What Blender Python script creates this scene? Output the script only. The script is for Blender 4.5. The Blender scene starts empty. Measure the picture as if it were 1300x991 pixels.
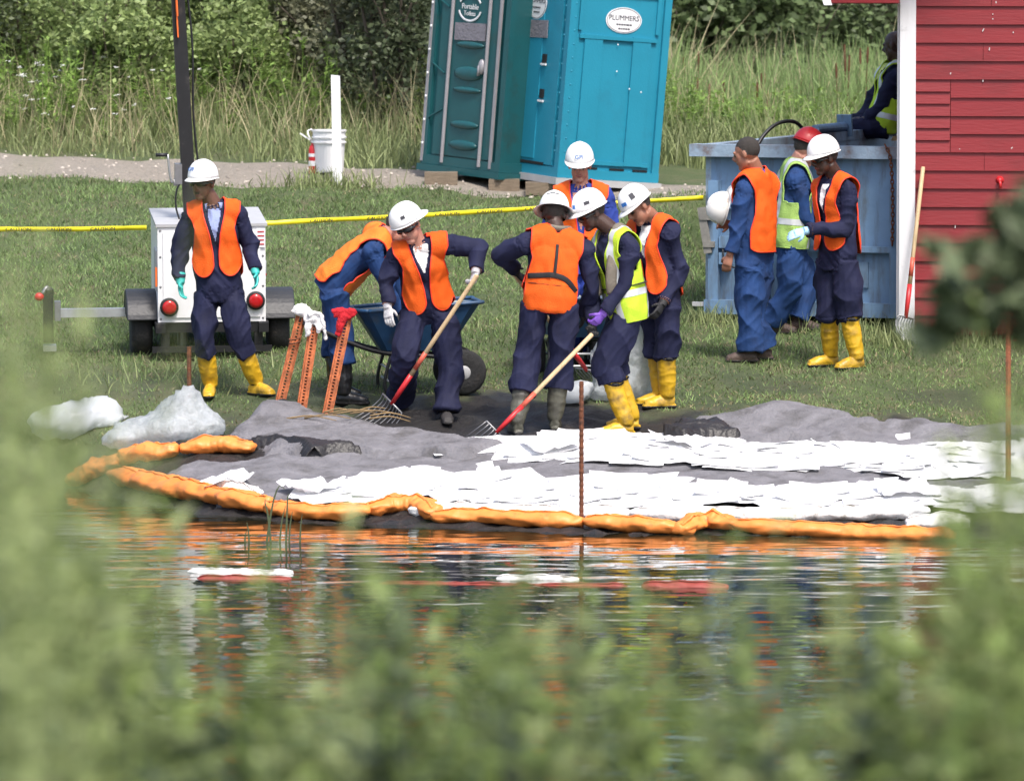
import bpy, bmesh, math, random
import numpy as np
from mathutils import Vector, Matrix, noise
from mathutils.bvhtree import BVHTree
from mathutils.kdtree import KDTree
random.seed(7); RNG = np.random.default_rng(7)
SC = bpy.context.scene
COL = SC.collection
# ------------------------------------------------------------------ camera, sky, sun, exposure
CAMZ, PITCH, FPX = 4.5, 0.075, 8000.0          # metres, radians down, focal length in photo pixels (1300 wide)
cam_d = bpy.data.cameras.new('camera'); cam = bpy.data.objects.new('camera', cam_d); COL.objects.link(cam)
cam.location = (0, 0, CAMZ); cam.rotation_euler = (math.pi/2 - PITCH, 0, 0)
cam_d.sensor_width = 36; cam_d.lens = 36*FPX/1300; cam_d.clip_start = 0.5; cam_d.clip_end = 2000
cam_d.dof.use_dof = True; cam_d.dof.focus_distance = 51.0; cam_d.dof.aperture_fstop = 4.5
SC.camera = cam
SUN_EL, SUN_AZ = 58.0, 158.0                    # azimuth clockwise from +Y (the view direction)
w = bpy.data.worlds.new('World'); SC.world = w; w.use_nodes = True
nt = w.node_tree; bg = nt.nodes['Background']
sky = nt.nodes.new('ShaderNodeTexSky'); sky.sky_type = 'NISHITA'; sky.sun_disc = False
sky.sun_elevation = math.radians(SUN_EL); sky.sun_rotation = math.radians(SUN_AZ)
sky.air_density = 1.0; sky.dust_density = 4.0; sky.ozone_density = 1.0
nt.links.new(sky.outputs[0], bg.inputs[0]); bg.inputs[1].default_value = 0.15
sl = bpy.data.lights.new('sun', 'SUN'); sl.energy = 2.2; sl.angle = math.radians(10); sl.color = (1, .96, .9)
so = bpy.data.objects.new('sun', sl); COL.objects.link(so)
_e, _a = math.radians(SUN_EL), math.radians(SUN_AZ)
so.rotation_euler = Vector((math.sin(_a)*math.cos(_e), math.cos(_a)*math.cos(_e), math.sin(_e))).to_track_quat('Z', 'Y').to_euler()
vs = SC.view_settings; vs.view_transform = 'Standard'; vs.look = 'None'; vs.gamma = 1; vs.exposure = 0.85; vs.use_curve_mapping = False
SC.render.engine = 'CYCLES'; SC.cycles.use_denoising = True; SC.cycles.max_bounces = 6; SC.cycles.transparent_max_bounces = 12
SC.cycles.sample_clamp_indirect = 6
# ------------------------------------------------------------------ helpers: places
CP, SP = math.cos(PITCH), math.sin(PITCH)
def P(x, y, Y):
    """photo pixel + distance along the view axis -> point"""
    u = (x-650)/FPX; v = (495.5-y)/FPX
    dy = CP + v*SP; dz = -SP + v*CP; t = Y/dy
    return np.array([u*t, Y, CAMZ + dz*t])
def shore(X):
    return np.interp(X, [-9, -5, -3.55, -3.0, -2.6, -2.2, -1.6, -.7, .3, 3.5, 9], [50.6, 50.5, 49.9, 48.6, 47.9, 47.3, 46.9, 46.5, 46.0, 45.5, 45.0])
def gz(X, Y):
    X = np.asarray(X, float); Y = np.asarray(Y, float); ys = shore(X)
    t = (Y-ys)/np.maximum(51.6-ys, .3)
    z1 = .70*np.sign(t)*np.abs(t)**.95
    z1 = np.where(t < 0, np.maximum((Y-ys)*.2, -1.1), z1)
    z2 = .70 + .121*(Y-51.6)
    z3 = np.interp(Y, [61.0, 62, 65.5, 70, 100, 200, 900], [1.837, 1.95, 2.2, 2.35, 2.6, 3.2, 6])
    z3 = z3-.85*np.clip((X-.9)/1.3, 0, 1)*np.interp(Y, [63.2, 67.5, 77, 95], [0, 1, 1, 0])   # the marsh behind the container lies lower
    z = np.where(Y < 51.6, z1, np.where(Y < 61.0, z2, z3))
    near = np.interp(Y, [-60, 12, 13, 22, 26], [2.75, 2.75, 2.6, -.3, -1.1])
    z = np.where(Y < 26, near, z)
    wp = np.clip((X-1.62)/.25, 0, 1)*np.clip((5.9-X)/.4, 0, 1)*np.clip((Y-(54.75-.4*(X-1.7)))/.25, 0, 1)*np.clip((60.4-Y)/.5, 0, 1)
    z = z*(1-wp)+1.06*wp                                           # the levelled pad under the container
    amp = np.clip((Y-46)/3, 0, 1)*np.clip((110-Y)/40, 0, 1)
    z = z + amp*(.02*np.sin(X*2.1+Y*1.3)+.015*np.sin(X*4.7-Y*2.9)+.012*np.sin(X*1.1+3*Y))
    return z
def G(x, y, ymin=40.0):
    """photo pixel -> point on the ground"""
    u = (x-650)/FPX; v = (495.5-y)/FPX; dy = CP+v*SP; dz = -SP+v*CP
    Y = np.arange(ymin, 120, .02); X = u*Y/dy; Z = CAMZ+dz*Y/dy; k = np.nonzero(Z <= gz(X, Y))[0]
    if len(k): k = k[0]; return np.array([X[k], Y[k], float(gz(X[k], Y[k]))])
    return P(x, y, 100)
# ------------------------------------------------------------------ helpers: objects
def empty(name, loc, label, cat, group=None, rz=0.0, rot=None):
    o = bpy.data.objects.new(name, None); COL.objects.link(o); o.location = loc
    o.rotation_euler = rot if rot is not None else (0, 0, rz); o.empty_display_size = .1
    return tag(o, label, cat, group)
def tag(o, label=None, cat=None, group=None, kind=None):
    if label: o['label'] = label
    if cat: o['category'] = cat
    if group: o['group'] = group
    if kind: o['kind'] = kind
    return o
def mk(name, V, F, mat, parent=None, smooth=False, loc=None):
    me = bpy.data.meshes.new(name)
    me.from_pydata([tuple(map(float, v)) for v in V], [], [tuple(map(int, f)) for f in F]); me.update()
    return mo(name, me, mat, parent, smooth, loc)
def mo(name, me, mat, parent=None, smooth=False, loc=None):
    o = bpy.data.objects.new(name, me); COL.objects.link(o)
    for m in (mat if isinstance(mat, (list, tuple)) else [mat]):
        if m is not None: me.materials.append(m)
    if smooth: me.polygons.foreach_set('use_smooth', [True]*len(me.polygons))
    if parent is not None: o.parent = parent
    if loc is not None: o.location = loc
    return o
def fastmesh(name, V, Q, mat, parent=None, smooth=False):
    """V (n,3), Q (m,k) with one k for every face, made without python loops"""
    V = np.asarray(V, np.float32); Q = np.asarray(Q, np.int32); m, k = Q.shape
    me = bpy.data.meshes.new(name); me.vertices.add(len(V)); me.vertices.foreach_set('co', V.ravel())
    me.loops.add(m*k); me.loops.foreach_set('vertex_index', Q.ravel())
    me.polygons.add(m); me.polygons.foreach_set('loop_start', np.arange(0, m*k, k, dtype=np.int32))
    me.polygons.foreach_set('loop_total', np.full(m, k, np.int32)); me.update(calc_edges=True)
    return mo(name, me, mat, parent, smooth)
def nrm(v):
    v = np.asarray(v, float); n = np.linalg.norm(v); return v/n if n > 1e-9 else v
def catmull(pts, n):
    p = [np.asarray(q, float) for q in pts]; p = [2*p[0]-p[1]] + p + [2*p[-1]-p[-2]]; out = []
    segs = len(p)-3
    for t in np.linspace(0, segs, n):
        i = min(int(t), segs-1); u = t-i; a, b, c, d = p[i:i+4]
        out.append(.5*((2*b)+(-a+c)*u+(2*a-5*b+4*c-d)*u*u+(-a+3*b-3*c+d)*u**3))
    return np.array(out)
class Geo:
    def __init__(s): s.V = []; s.F = []
    def add(s, V, F):
        o = len(s.V); s.V += [np.asarray(v, float) for v in V]; s.F += [tuple(i+o for i in f) for f in F]; return s
    def box(s, c, d, R=None):
        c = np.asarray(c, float); h = np.asarray(d, float)/2
        V = [np.array([x, y, z])*h for z in (-1, 1) for y in (-1, 1) for x in (-1, 1)]
        if R is not None:
            M = np.array(R); V = [M @ v for v in V]
        return s.add([v+c for v in V], [(0,2,3,1), (4,5,7,6), (0,1,5,4), (2,6,7,3), (0,4,6,2), (1,3,7,5)])
    def bar(s, a, b, w, d=None, up=(0, 0, 1)):
        a = np.asarray(a, float); b = np.asarray(b, float); z = nrm(b-a); x = np.cross(up, z)
        if np.linalg.norm(x) < 1e-3: x = np.cross((0, 1, 0), z)
        x = nrm(x); y = np.cross(z, x)
        return s.box((a+b)/2, (w, d or w, np.linalg.norm(b-a)), np.array([x, y, z]).T)
    def tube(s, pts, r, n=12, lat=None, caps=True):
        V, F = tube(pts, r, n, lat, caps); return s.add(V, F)
    def ell(s, c, rad, R=None, nu=14, nv=9):
        V, F = ellipsoid(c, rad, R, nu, nv); return s.add(V, F)
    def lathe(s, prof, n=24, c=(0, 0, 0), R=None):
        c = np.asarray(c, float); V = []; F = []; m = len(prof)
        for (r, z) in prof:
            for k in range(n):
                a = 2*math.pi*k/n; v = np.array([r*math.cos(a), r*math.sin(a), z])
                V.append((np.array(R) @ v if R is not None else v)+c)
        for i in range(m-1):
            for k in range(n): F.append((i*n+k, i*n+(k+1) % n, (i+1)*n+(k+1) % n, (i+1)*n+k))
        F.append(tuple(range(n-1, -1, -1))); F.append(tuple((m-1)*n+k for k in range(n)))
        return s.add(V, F)
    def prism(s, poly, y0, y1, R=None, c=(0, 0, 0)):
        """outline in x,z pushed from y0 to y1"""
        n = len(poly); V = [np.array([x, y, z]) for y in (y0, y1) for (x, z) in poly]
        if R is not None: V = [np.array(R) @ v for v in V]
        F = [tuple(range(n)), tuple(range(2*n-1, n-1, -1))] + [(i, i+n, (i+1) % n+n, (i+1) % n) for i in range(n)]
        return s.add([v+np.asarray(c, float) for v in V], F)
    def out(s, name, mat, parent=None, smooth=False, off=None):
        V = s.V if off is None else [v-off for v in s.V]
        return mk(name, V, s.F, mat, parent, smooth)
def tube(pts, r, n=12, lat=None, caps=True):
    pts = np.asarray(pts, float); N = len(pts); V = []; F = []
    T = np.gradient(pts, axis=0); T = np.array([nrm(t) for t in T])
    x = np.asarray(lat if lat is not None else ((1, 0, 0) if abs(T[0][0]) < .8 else (0, 1, 0)), float)
    for i in range(N):
        h = np.asarray(lat[i], float) if (lat is not None and np.ndim(lat) == 2) else (np.asarray(lat, float) if lat is not None else x)
        e = h - T[i]*np.dot(h, T[i]); e = nrm(e)
        if lat is None: x = e
        f = np.cross(T[i], e); ri = r[i] if np.ndim(r) else r
        a, b = (ri if np.ndim(ri) else (ri, ri))
        for k in range(n):
            an = 2*math.pi*k/n; V.append(pts[i]+e*a*math.cos(an)+f*b*math.sin(an))
    for i in range(N-1):
        for k in range(n): F.append((i*n+k, i*n+(k+1) % n, (i+1)*n+(k+1) % n, (i+1)*n+k))
    if caps:
        F.append(tuple(range(n-1, -1, -1))); F.append(tuple((N-1)*n+k for k in range(n)))
    return V, F
def ellipsoid(c, rad, R=None, nu=14, nv=9):
    c = np.asarray(c, float); V = []; F = []
    for j in range(nv+1):
        ph = math.pi*(j+.02)/(nv+.04)
        for k in range(nu):
            a = 2*math.pi*k/nu; v = np.array([math.cos(a)*math.sin(ph)*rad[0], math.sin(a)*math.sin(ph)*rad[1], math.cos(ph)*rad[2]])
            V.append((np.array(R) @ v if R is not None else v)+c)
    for j in range(nv):
        for k in range(nu): F.append((j*nu+k, (j+1)*nu+k, (j+1)*nu+(k+1) % nu, j*nu+(k+1) % nu))
    F.append(tuple(range(nu))); F.append(tuple(nv*nu+k for k in range(nu-1, -1, -1)))
    return V, F
def remesh(V, F, vox, smooth=4, fac=.5):
    me = bpy.data.meshes.new('tmp'); me.from_pydata([tuple(v) for v in V], [], F)
    o = bpy.data.objects.new('tmp', me); COL.objects.link(o)
    m = o.modifiers.new('r', 'REMESH'); m.mode = 'VOXEL'; m.voxel_size = vox
    if smooth: m2 = o.modifiers.new('s', 'SMOOTH'); m2.factor = fac; m2.iterations = smooth
    dg = bpy.context.evaluated_depsgraph_get(); ev = o.evaluated_get(dg); r = ev.to_mesh()
    n = len(r.vertices); co = np.empty(n*3, np.float32); r.vertices.foreach_get('co', co); co = co.reshape(-1, 3).astype(float)
    q = np.empty(len(r.polygons)*4, np.int32); r.loops.foreach_get('vertex_index', q); q = q.reshape(-1, 4)
    ev.to_mesh_clear(); bpy.data.objects.remove(o); bpy.data.meshes.remove(me)
    return co, q
def vnormals(V, Q):
    n = np.cross(V[Q[:, 2]]-V[Q[:, 0]], V[Q[:, 3]]-V[Q[:, 1]]); N = np.zeros_like(V)
    for k in range(4): np.add.at(N, Q[:, k], n)
    return N/np.maximum(np.linalg.norm(N, axis=1, keepdims=True), 1e-9)
def text_mesh(txt, size, depth=.001):
    cu = bpy.data.curves.new('t', 'FONT'); cu.body = txt; cu.size = size; cu.align_x = 'CENTER'; cu.align_y = 'CENTER'; cu.extrude = depth; cu.resolution_u = 3
    o = bpy.data.objects.new('t', cu); COL.objects.link(o); dg = bpy.context.evaluated_depsgraph_get()
    me = bpy.data.meshes.new_from_object(o.evaluated_get(dg)); bpy.data.objects.remove(o); bpy.data.curves.remove(cu)
    V = np.array([v.co[:] for v in me.vertices]); F = [tuple(p.vertices) for p in me.polygons]; bpy.data.meshes.remove(me)
    return V, F
def lettering(txt, size, c, right, up, mat, parent, name='lettering', squash=1.0):
    V, F = text_mesh(txt, size); r = nrm(right); u = nrm(up); n = np.cross(r, u)
    return mk(name, [np.asarray(c)+r*v[0]*squash+u*v[1]+n*v[2] for v in V], F, mat, parent)
# ------------------------------------------------------------------ helpers: materials
def _bs(m):
    m.use_nodes = True; return m.node_tree, m.node_tree.nodes['Principled BSDF']
def M(name, col, rough=.6, var=.18, scale=6., bump=0., bscale=None, metal=0., dirt=None, dscale=3., damt=.5, spec=.5, trans=0., island=0., stretch=(1, 1, 1), sheen=0., dstretch=(1, 1, 1)):
    m = bpy.data.materials.new(name); t, b = _bs(m); N = t.nodes.new; L = t.links.new
    tc = N('ShaderNodeTexCoord'); mp = N('ShaderNodeMapping'); mp.inputs['Scale'].default_value = stretch; L(tc.outputs['Object'], mp.inputs[0])
    nz = N('ShaderNodeTexNoise'); nz.inputs['Scale'].default_value = scale; nz.inputs['Detail'].default_value = 5; nz.inputs['Roughness'].default_value = .6; L(mp.outputs[0], nz.inputs['Vector'])
    mr = N('ShaderNodeMapRange'); mr.inputs[1].default_value = .25; mr.inputs[2].default_value = .75; mr.inputs[3].default_value = 1-var; mr.inputs[4].default_value = 1+var; L(nz.outputs['Fac'], mr.inputs[0])
    mx = N('ShaderNodeVectorMath'); mx.operation = 'SCALE'; mx.inputs[0].default_value = col[:3]; L(mr.outputs[0], mx.inputs['Scale'])
    out = mx.outputs[0]
    if island:
        ge = N('ShaderNodeNewGeometry'); mi = N('ShaderNodeMapRange'); mi.inputs[3].default_value = 1-island; mi.inputs[4].default_value = 1+island; L(ge.outputs['Random Per Island'], mi.inputs[0])
        m2 = N('ShaderNodeVectorMath'); m2.operation = 'SCALE'; L(out, m2.inputs[0]); L(mi.outputs[0], m2.inputs['Scale']); out = m2.outputs[0]
    if dirt:
        n2 = N('ShaderNodeTexNoise'); n2.inputs['Scale'].default_value = dscale; n2.inputs['Detail'].default_value = 7; n2.inputs['Roughness'].default_value = .65; dmp = N('ShaderNodeMapping'); dmp.inputs['Scale'].default_value = dstretch; L(tc.outputs['Object'], dmp.inputs[0]); L(dmp.outputs[0], n2.inputs['Vector'])
        r2 = N('ShaderNodeMapRange'); r2.inputs[1].default_value = .62-damt*.25; r2.inputs[2].default_value = .72; L(n2.outputs['Fac'], r2.inputs[0])
        m3 = N('ShaderNodeMix'); m3.data_type = 'RGBA'; L(r2.outputs[0], m3.inputs['Factor']); L(out, m3.inputs['A']); m3.inputs['B'].default_value = (*dirt, 1); out = m3.outputs['Result']
    L(out, b.inputs['Base Color']); b.inputs['Roughness'].default_value = rough; b.inputs['Metallic'].default_value = metal; b.inputs['Specular IOR Level'].default_value = spec
    if sheen: b.inputs['Sheen Weight'].default_value = sheen
    if bump:
        n3 = N('ShaderNodeTexNoise'); n3.inputs['Scale'].default_value = bscale or scale*4; n3.inputs['Detail'].default_value = 4; L(mp.outputs[0], n3.inputs['Vector'])
        bp = N('ShaderNodeBump'); bp.inputs['Strength'].default_value = min(bump, 1); bp.inputs['Distance'].default_value = .02; L(n3.outputs['Fac'], bp.inputs['Height']); L(bp.outputs[0], b.inputs['Normal'])
    if trans:
        tr = N('ShaderNodeBsdfTranslucent'); L(out, tr.inputs[0]); ms = N('ShaderNodeMixShader'); ms.inputs[0].default_value = trans
        L(b.outputs[0], ms.inputs[1]); L(tr.outputs[0], ms.inputs[2]); L(ms.outputs[0], t.nodes['Material Output'].inputs[0])
    return m
MT = {}
MT['navy'] = M('navy_cotton', (.012, .014, .042), .8, .3, 5, .12, 60, dirt=(.020, .021, .045), dscale=3, damt=.4, spec=.25)
MT['blue'] = M('blue_cotton', (.017, .048, .15), .8, .25, 5, .12, 60, dirt=(.02, .035, .09), dscale=4, damt=.6, spec=.2)
MT['royal'] = M('royal_blue_cotton', (.03, .055, .27), .8, .2, 5, .12, 60, spec=.2)
MT['orange'] = M('orange_mesh_vest', (.80, .115, .010), .7, .16, 5, .5, 140, spec=.25, trans=.08)
MT['orange_pale'] = M('sunbleached_orange_vest', (.85, .22, .03), .7, .1, 9, .5, 140, spec=.25, trans=.08)
MT['trim'] = M('red_orange_binding', (.80, .05, .012), .6, .1, 20)
MT['lime'] = M('lime_vest', (.50, .70, .04), .65, .12, 8, .4, 120, spec=.3, trans=.08)
MT['greenvest'] = M('pale_green_vest', (.36, .55, .14), .7, .12, 8, .4, 120, spec=.3, trans=.08)
MT['silver'] = M('reflective_tape', (.55, .57, .58), .35, .12, 14, metal=.2)
MT['hat'] = M('white_hard_hat', (.82, .82, .82), .28, .03, 6, dirt=(.62, .6, .55), dscale=9, damt=.05)
MT['hatdirty'] = M('scuffed_white_hard_hat', (.8, .78, .74), .32, .05, 6, dirt=(.25, .14, .08), dscale=12, damt=.3)
MT['redhat'] = M('red_hard_hat', (.55, .03, .035), .3, .08, 6)
MT['skin_dark'] = M('dark_skin', (.055, .026, .018), .42, .15, 20, .2, 120)
MT['skin_brown'] = M('brown_skin', (.13, .06, .038), .45, .15, 20, .2, 120)
MT['skin_mid'] = M('tanned_skin', (.30, .135, .085), .5, .15, 20, .2, 120)
MT['skin_pale'] = M('ruddy_skin', (.46, .22, .16), .5, .14, 20, .2, 120)
MT['hair'] = M('dark_hair', (.03, .024, .02), .7, .3, 60, .6, 200)
MT['greyhair'] = M('grey_hair', (.3, .28, .26), .7, .3, 60, .6, 200)
MT['eye'] = M('eye_dark', (.03, .022, .02), .3, .1)
MT['lipd'] = M('lip_dark', (.14, .05, .045), .5, .1); MT['lipl'] = M('lip_light', (.34, .13, .11), .5, .1)
MT['mouth'] = M('mouth_inside', (.02, .006, .006), .5, .1)
MT['tee'] = M('white_t_shirt', (.72, .72, .72), .85, .08, 20, .3)
MT['polo'] = M('pale_blue_polo', (.25, .30, .52), .85, .1, 20, .3)
MT['yboot'] = M('yellow_rubber_boot', (.62, .37, .018), .42, .12, 6, .25, 22, dirt=(.16, .10, .03), dscale=7, damt=.62)
MT['mboot'] = M('muddy_rubber_boot', (.07, .068, .05), .55, .3, 9, .3, 30, dirt=(.025, .022, .02), dscale=6, damt=.6)
MT['bboot'] = M('black_rubber_boot', (.012, .012, .014), .3, .3, 9, .2, 30, dirt=(.08, .07, .055), dscale=7, damt=.1)
MT['shoe'] = M('brown_work_shoe', (.07, .045, .035), .65, .25, 12, .4, 60, dirt=(.03, .028, .026), dscale=7)
MT['dshoe'] = M('dark_work_shoe', (.035, .032, .032), .65, .25, 12, .4, 60)
MT['teal'] = M('teal_rubber_glove', (.035, .42, .38), .45, .1, 12, .2, 60)
MT['gglove'] = M('grey_knit_glove', (.55, .54, .54), .85, .18, 22, .5, 150, dirt=(.2, .2, .28), dscale=14, damt=.6)
MT['purple'] = M('purple_nitrile_glove', (.17, .07, .42), .45, .1, 12)
MT['bglove'] = M('pale_blue_nitrile_glove', (.36, .60, .82), .45, .08, 12)
MT['kglove'] = M('black_glove', (.015, .015, .017), .7, .2, 12)
MT['shades'] = M('dark_lens', (.008, .008, .01), .12, .05, spec=.6)
MT['strap'] = M('black_webbing', (.012, .012, .014), .8, .2, 30)
MT['pfd'] = M('grey_life_vest_collar', (.16, .14, .11), .7, .2, 10, .4, 50)
MT['logo'] = M('blue_print', (.03, .14, .42), .5, .05); MT['ink'] = M('dark_print', (.03, .03, .04), .6, .1)
MT['black'] = M('black_paint', (.014, .014, .016), .45, .25, 8, dirt=(.06, .055, .05), dscale=8, damt=.1)
MT['plast'] = M('dark_grey_plastic', (.026, .027, .031), .5, .15, 8, .2)
MT['rubber'] = M('tyre_rubber', (.018, .018, .019), .85, .25, 14, .4, 60, dirt=(.06, .05, .04), dscale=6, damt=.2)
MT['white'] = M('white_paint', (.78, .78, .79), .35, .03, 5, dirt=(.55, .53, .5), dscale=7, damt=.0)
MT['greypaint'] = M('light_grey_paint', (.42, .42, .43), .45, .1, 8)
MT['galv'] = M('galvanised_steel', (.52, .53, .54), .4, .15, 12, metal=.7)
MT['steel'] = M('dull_steel', (.28, .28, .29), .45, .2, 12, metal=.7)
MT['redlens'] = M('red_lens', (.42, .012, .015), .15, .1, 30)
MT['orangep'] = M('orange_paint', (.80, .16, .03), .5, .12, 8)
MT['wood'] = M('ash_wood_handle', (.55, .40, .23), .55, .15, 6, .2, 40, stretch=(8, 8, 1), dirt=(.3, .2, .1), dscale=9, damt=.1)
MT['redp'] = M('red_paint', (.50, .02, .025), .4, .12, 10)
MT['rust'] = M('rusty_steel', (.16, .055, .025), .85, .4, 22, .5, 60, dirt=(.05, .03, .025), dscale=18, damt=.6)
MT['rustor'] = M('orange_painted_rusty_post', (.55, .16, .06), .7, .3, 16, .3, 60, dirt=(.14, .05, .025), dscale=9, damt=.75)
MT['redrag'] = M('red_rag', (.48, .01, .02), .9, .15, 20, .5, 90)
MT['wrag'] = M('white_cotton_glove', (.74, .73, .73), .9, .1, 20, .5, 90)
# ================================================================== THE SETTING
def axis(parts):
    out = []
    for a, b, s in parts: out += list(np.arange(a, b, s))
    return np.array(out + [parts[-1][1]])
GX = axis([(-400, -60, 40), (-60, -12, 4), (-12, -6.5, .5), (-6.5, 6.5, .09), (6.5, 12, .5), (12, 60, 4), (60, 400, 40)])
GY = axis([(-60, 10, 5), (10, 26, 1), (26, 44, 2), (44, 57, .08), (57, 68, .2), (68, 90, 1), (90, 200, 10), (200, 900, 100)])
def mud_amount(X, Y):
    # the trampled, oil-soaked strip at the top of the bank
    yl = np.interp(X, [-3.2, -2.2, -1.6, .0, 1.4, 2.2, 3.2, 5], [49.7, 49.6, 49.2, 48.6, 48.8, 49.3, 49.6, 49.5])
    yh = np.interp(X, [-3.2, -2.2, -1.4, -.8, .6, 1.3, 1.6, 2.4, 5], [49.9, 50.2, 50.7, 51.2, 51.2, 50.6, 50.0, 49.7, 49.6])
    wob = .25*np.sin(X*5.1+Y*3)+.18*np.sin(X*9.7-Y*7)+.12*np.sin(X*17+Y*13)
    return np.clip((yh-Y+wob)/.45, 0, 1)
def path_band(X):
    """front and back edge of the gravel track"""
    f = np.interp(X, [-9, -5, -1.7, .5, 2, 9], [62.3, 61.9, 61.3, 60.55, 60.6, 60.8]); b = np.interp(X, [-9, -5, -1.7, .5, 1.4, 2, 9], [64.9, 64.3, 62.9, 62.6, 61.6, 61.2, 61.2])
    return f, b
XX, YY = np.meshgrid(GX, GY); ZZ = gz(XX, YY)
ny, nx = XX.shape; idx = np.arange(nx*ny).reshape(ny, nx)
Q = np.stack([idx[:-1, :-1], idx[:-1, 1:], idx[1:, 1:], idx[1:, :-1]], -1).reshape(-1, 4)
mg = bpy.data.materials.new('bank_ground'); t, b = _bs(mg); N = t.nodes.new; L = t.links.new
def noise_node(t, sc, det=6, rough=.65, coord=None):
    n = t.nodes.new('ShaderNodeTexNoise'); n.inputs['Scale'].default_value = sc; n.inputs['Detail'].default_value = det; n.inputs['Roughness'].default_value = rough
    c = t.nodes.new('ShaderNodeTexCoord'); t.links.new(coord or c.outputs['Object'], n.inputs['Vector']); return n.outputs['Fac']
def ramp(t, fac, stops):
    r = t.nodes.new('ShaderNodeValToRGB'); e = r.color_ramp.elements
    while len(e) < len(stops): e.new(.5)
    for k, (p, c) in enumerate(stops): e[k].position = p; e[k].color = (*c, 1)
    t.links.new(fac, r.inputs[0]); return r.outputs[0]
def mixc(t, fac, a, c):
    m = t.nodes.new('ShaderNodeMix'); m.data_type = 'RGBA'; t.links.new(fac, m.inputs['Factor']); t.links.new(a, m.inputs['A']); t.links.new(c, m.inputs['B']); return m.outputs['Result']
gcol = ramp(t, noise_node(t, 2.2), [(.3, (.060, .095, .030)), (.5, (.085, .11, .042)), (.72, (.14, .125, .07))])
mcol = ramp(t, noise_node(t, 9, 9, .75), [(.3, (.008, .007, .008)), (.55, (.020, .018, .017)), (.8, (.06, .05, .04))])
at = N('ShaderNodeAttribute'); at.attribute_name = 'mud'
L(mixc(t, at.outputs['Fac'], gcol, mcol), b.inputs['Base Color'])
mr = N('ShaderNodeMapRange'); mr.inputs[3].default_value = .95; mr.inputs[4].default_value = .5; L(at.outputs['Fac'], mr.inputs[0]); L(mr.outputs[0], b.inputs['Roughness'])
bp = N('ShaderNodeBump'); bp.inputs['Strength'].default_value = .9; bp.inputs['Distance'].default_value = .05; L(noise_node(t, 16, 8, .7), bp.inputs['Height']); L(bp.outputs[0], b.inputs['Normal'])
mudv = np.maximum(mud_amount(XX, YY), .42*np.clip((53.6-YY)/2.6, 0, 1)*np.clip(.35+.9*np.sin(XX*2.3+1.1*YY)*np.sin(YY*2.7-XX*1.1)+.5*np.sin(XX*6.1+YY*4.3), 0, 1))*(np.abs(XX) < 9)*(YY > 44)
rough = np.zeros_like(ZZ)
sel = (mudv > .02) & (YY < 53) & (np.abs(XX) < 6.6)
for i, j in zip(*np.nonzero(sel)):
    v = Vector((XX[i, j]*6, YY[i, j]*6, 0)); rough[i, j] = .05*noise.fractal(v, 1, 2, 4)*mudv[i, j]
ground = fastmesh('ground', np.stack([XX, YY, ZZ+rough], -1).reshape(-1, 3), Q, mg, smooth=True)
a = ground.data.attributes.new('mud', 'FLOAT', 'POINT'); a.data.foreach_set('value', mudv.ravel().astype(np.float32))
tag(ground, 'grassy river bank sloping up from the water to the track', 'ground', kind='structure')
# ---- water
mw = bpy.data.materials.new('river_water'); t, b = _bs(mw); N = t.nodes.new; L = t.links.new
L(ramp(t, noise_node(t, .8), [(.3, (.010, .012, .007)), (.7, (.020, .020, .012))]), b.inputs['Base Color']); b.inputs['Roughness'].default_value = .02; b.inputs['IOR'].default_value = 1.33
tc = N('ShaderNodeTexCoord'); mp = N('ShaderNodeMapping'); mp.inputs['Scale'].default_value = (.55, 1.0, 1); L(tc.outputs['Object'], mp.inputs[0])
bp = N('ShaderNodeBump'); bp.inputs['Strength'].default_value = .4; bp.inputs['Distance'].default_value = .045; L(noise_node(t, 2.2, 2, .5, mp.outputs[0]), bp.inputs['Height'])
L(bp.outputs[0], b.inputs['Normal'])
wv = [(-400, 12, 0), (400, 12, 0), (400, 54, 0), (-400, 54, 0)]
wx = np.linspace(-60, 60, 121); wy = np.linspace(13, 53, 81); WX, WY = np.meshgrid(wx, wy); i2 = np.arange(WX.size).reshape(WX.shape)
water = fastmesh('river_water', np.stack([WX, WY, 0*WX], -1).reshape(-1, 3), np.stack([i2[:-1, :-1], i2[:-1, 1:], i2[1:, 1:], i2[1:, :-1]], -1).reshape(-1, 4), mw, smooth=True)
tag(water, 'dark rippled river water below the bank', 'water', kind='structure')
# ---- gravel track
px = np.arange(-60, 60.1, .25); V = []; Qp = []; K = 14
f, bk = path_band(px)
for i, x in enumerate(px):
    for k in range(K):
        tt = k/(K-1); e = .12*math.sin(x*3.1)+.1*math.sin(x*7.3+1) if k in (0, K-1) else 0
        y = f[i]+(bk[i]-f[i])*tt+e; V.append((x, y, float(gz(x, y))+(-.012 if k in (0, K-1) else .008)))
for i in range(len(px)-1):
    for k in range(K-1): Qp.append((i*K+k, (i+1)*K+k, (i+1)*K+k+1, i*K+k+1))
mpth = bpy.data.materials.new('gravel'); t, b = _bs(mpth); N = t.nodes.new; L = t.links.new
c1 = ramp(t, noise_node(t, 1.3, 8, .7), [(.3, (.24, .21, .17)), (.7, (.35, .31, .255))]); c2 = ramp(t, noise_node(t, 22, 4, .8), [(.3, (.13, .115, .10)), (.5, (.30, .26, .22)), (.75, (.42, .38, .33))])
m_ = N('ShaderNodeMix'); m_.data_type = 'RGBA'; m_.inputs['Factor'].default_value = .5; L(c1, m_.inputs['A']); L(c2, m_.inputs['B']); L(m_.outputs['Result'], b.inputs['Base Color']); b.inputs['Roughness'].default_value = .95
bp = N('ShaderNodeBump'); bp.inputs['Strength'].default_value = 1; bp.inputs['Distance'].default_value = .05; L(noise_node(t, 25, 4, .7), bp.inputs['Height']); L(bp.outputs[0], b.inputs['Normal'])
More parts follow.
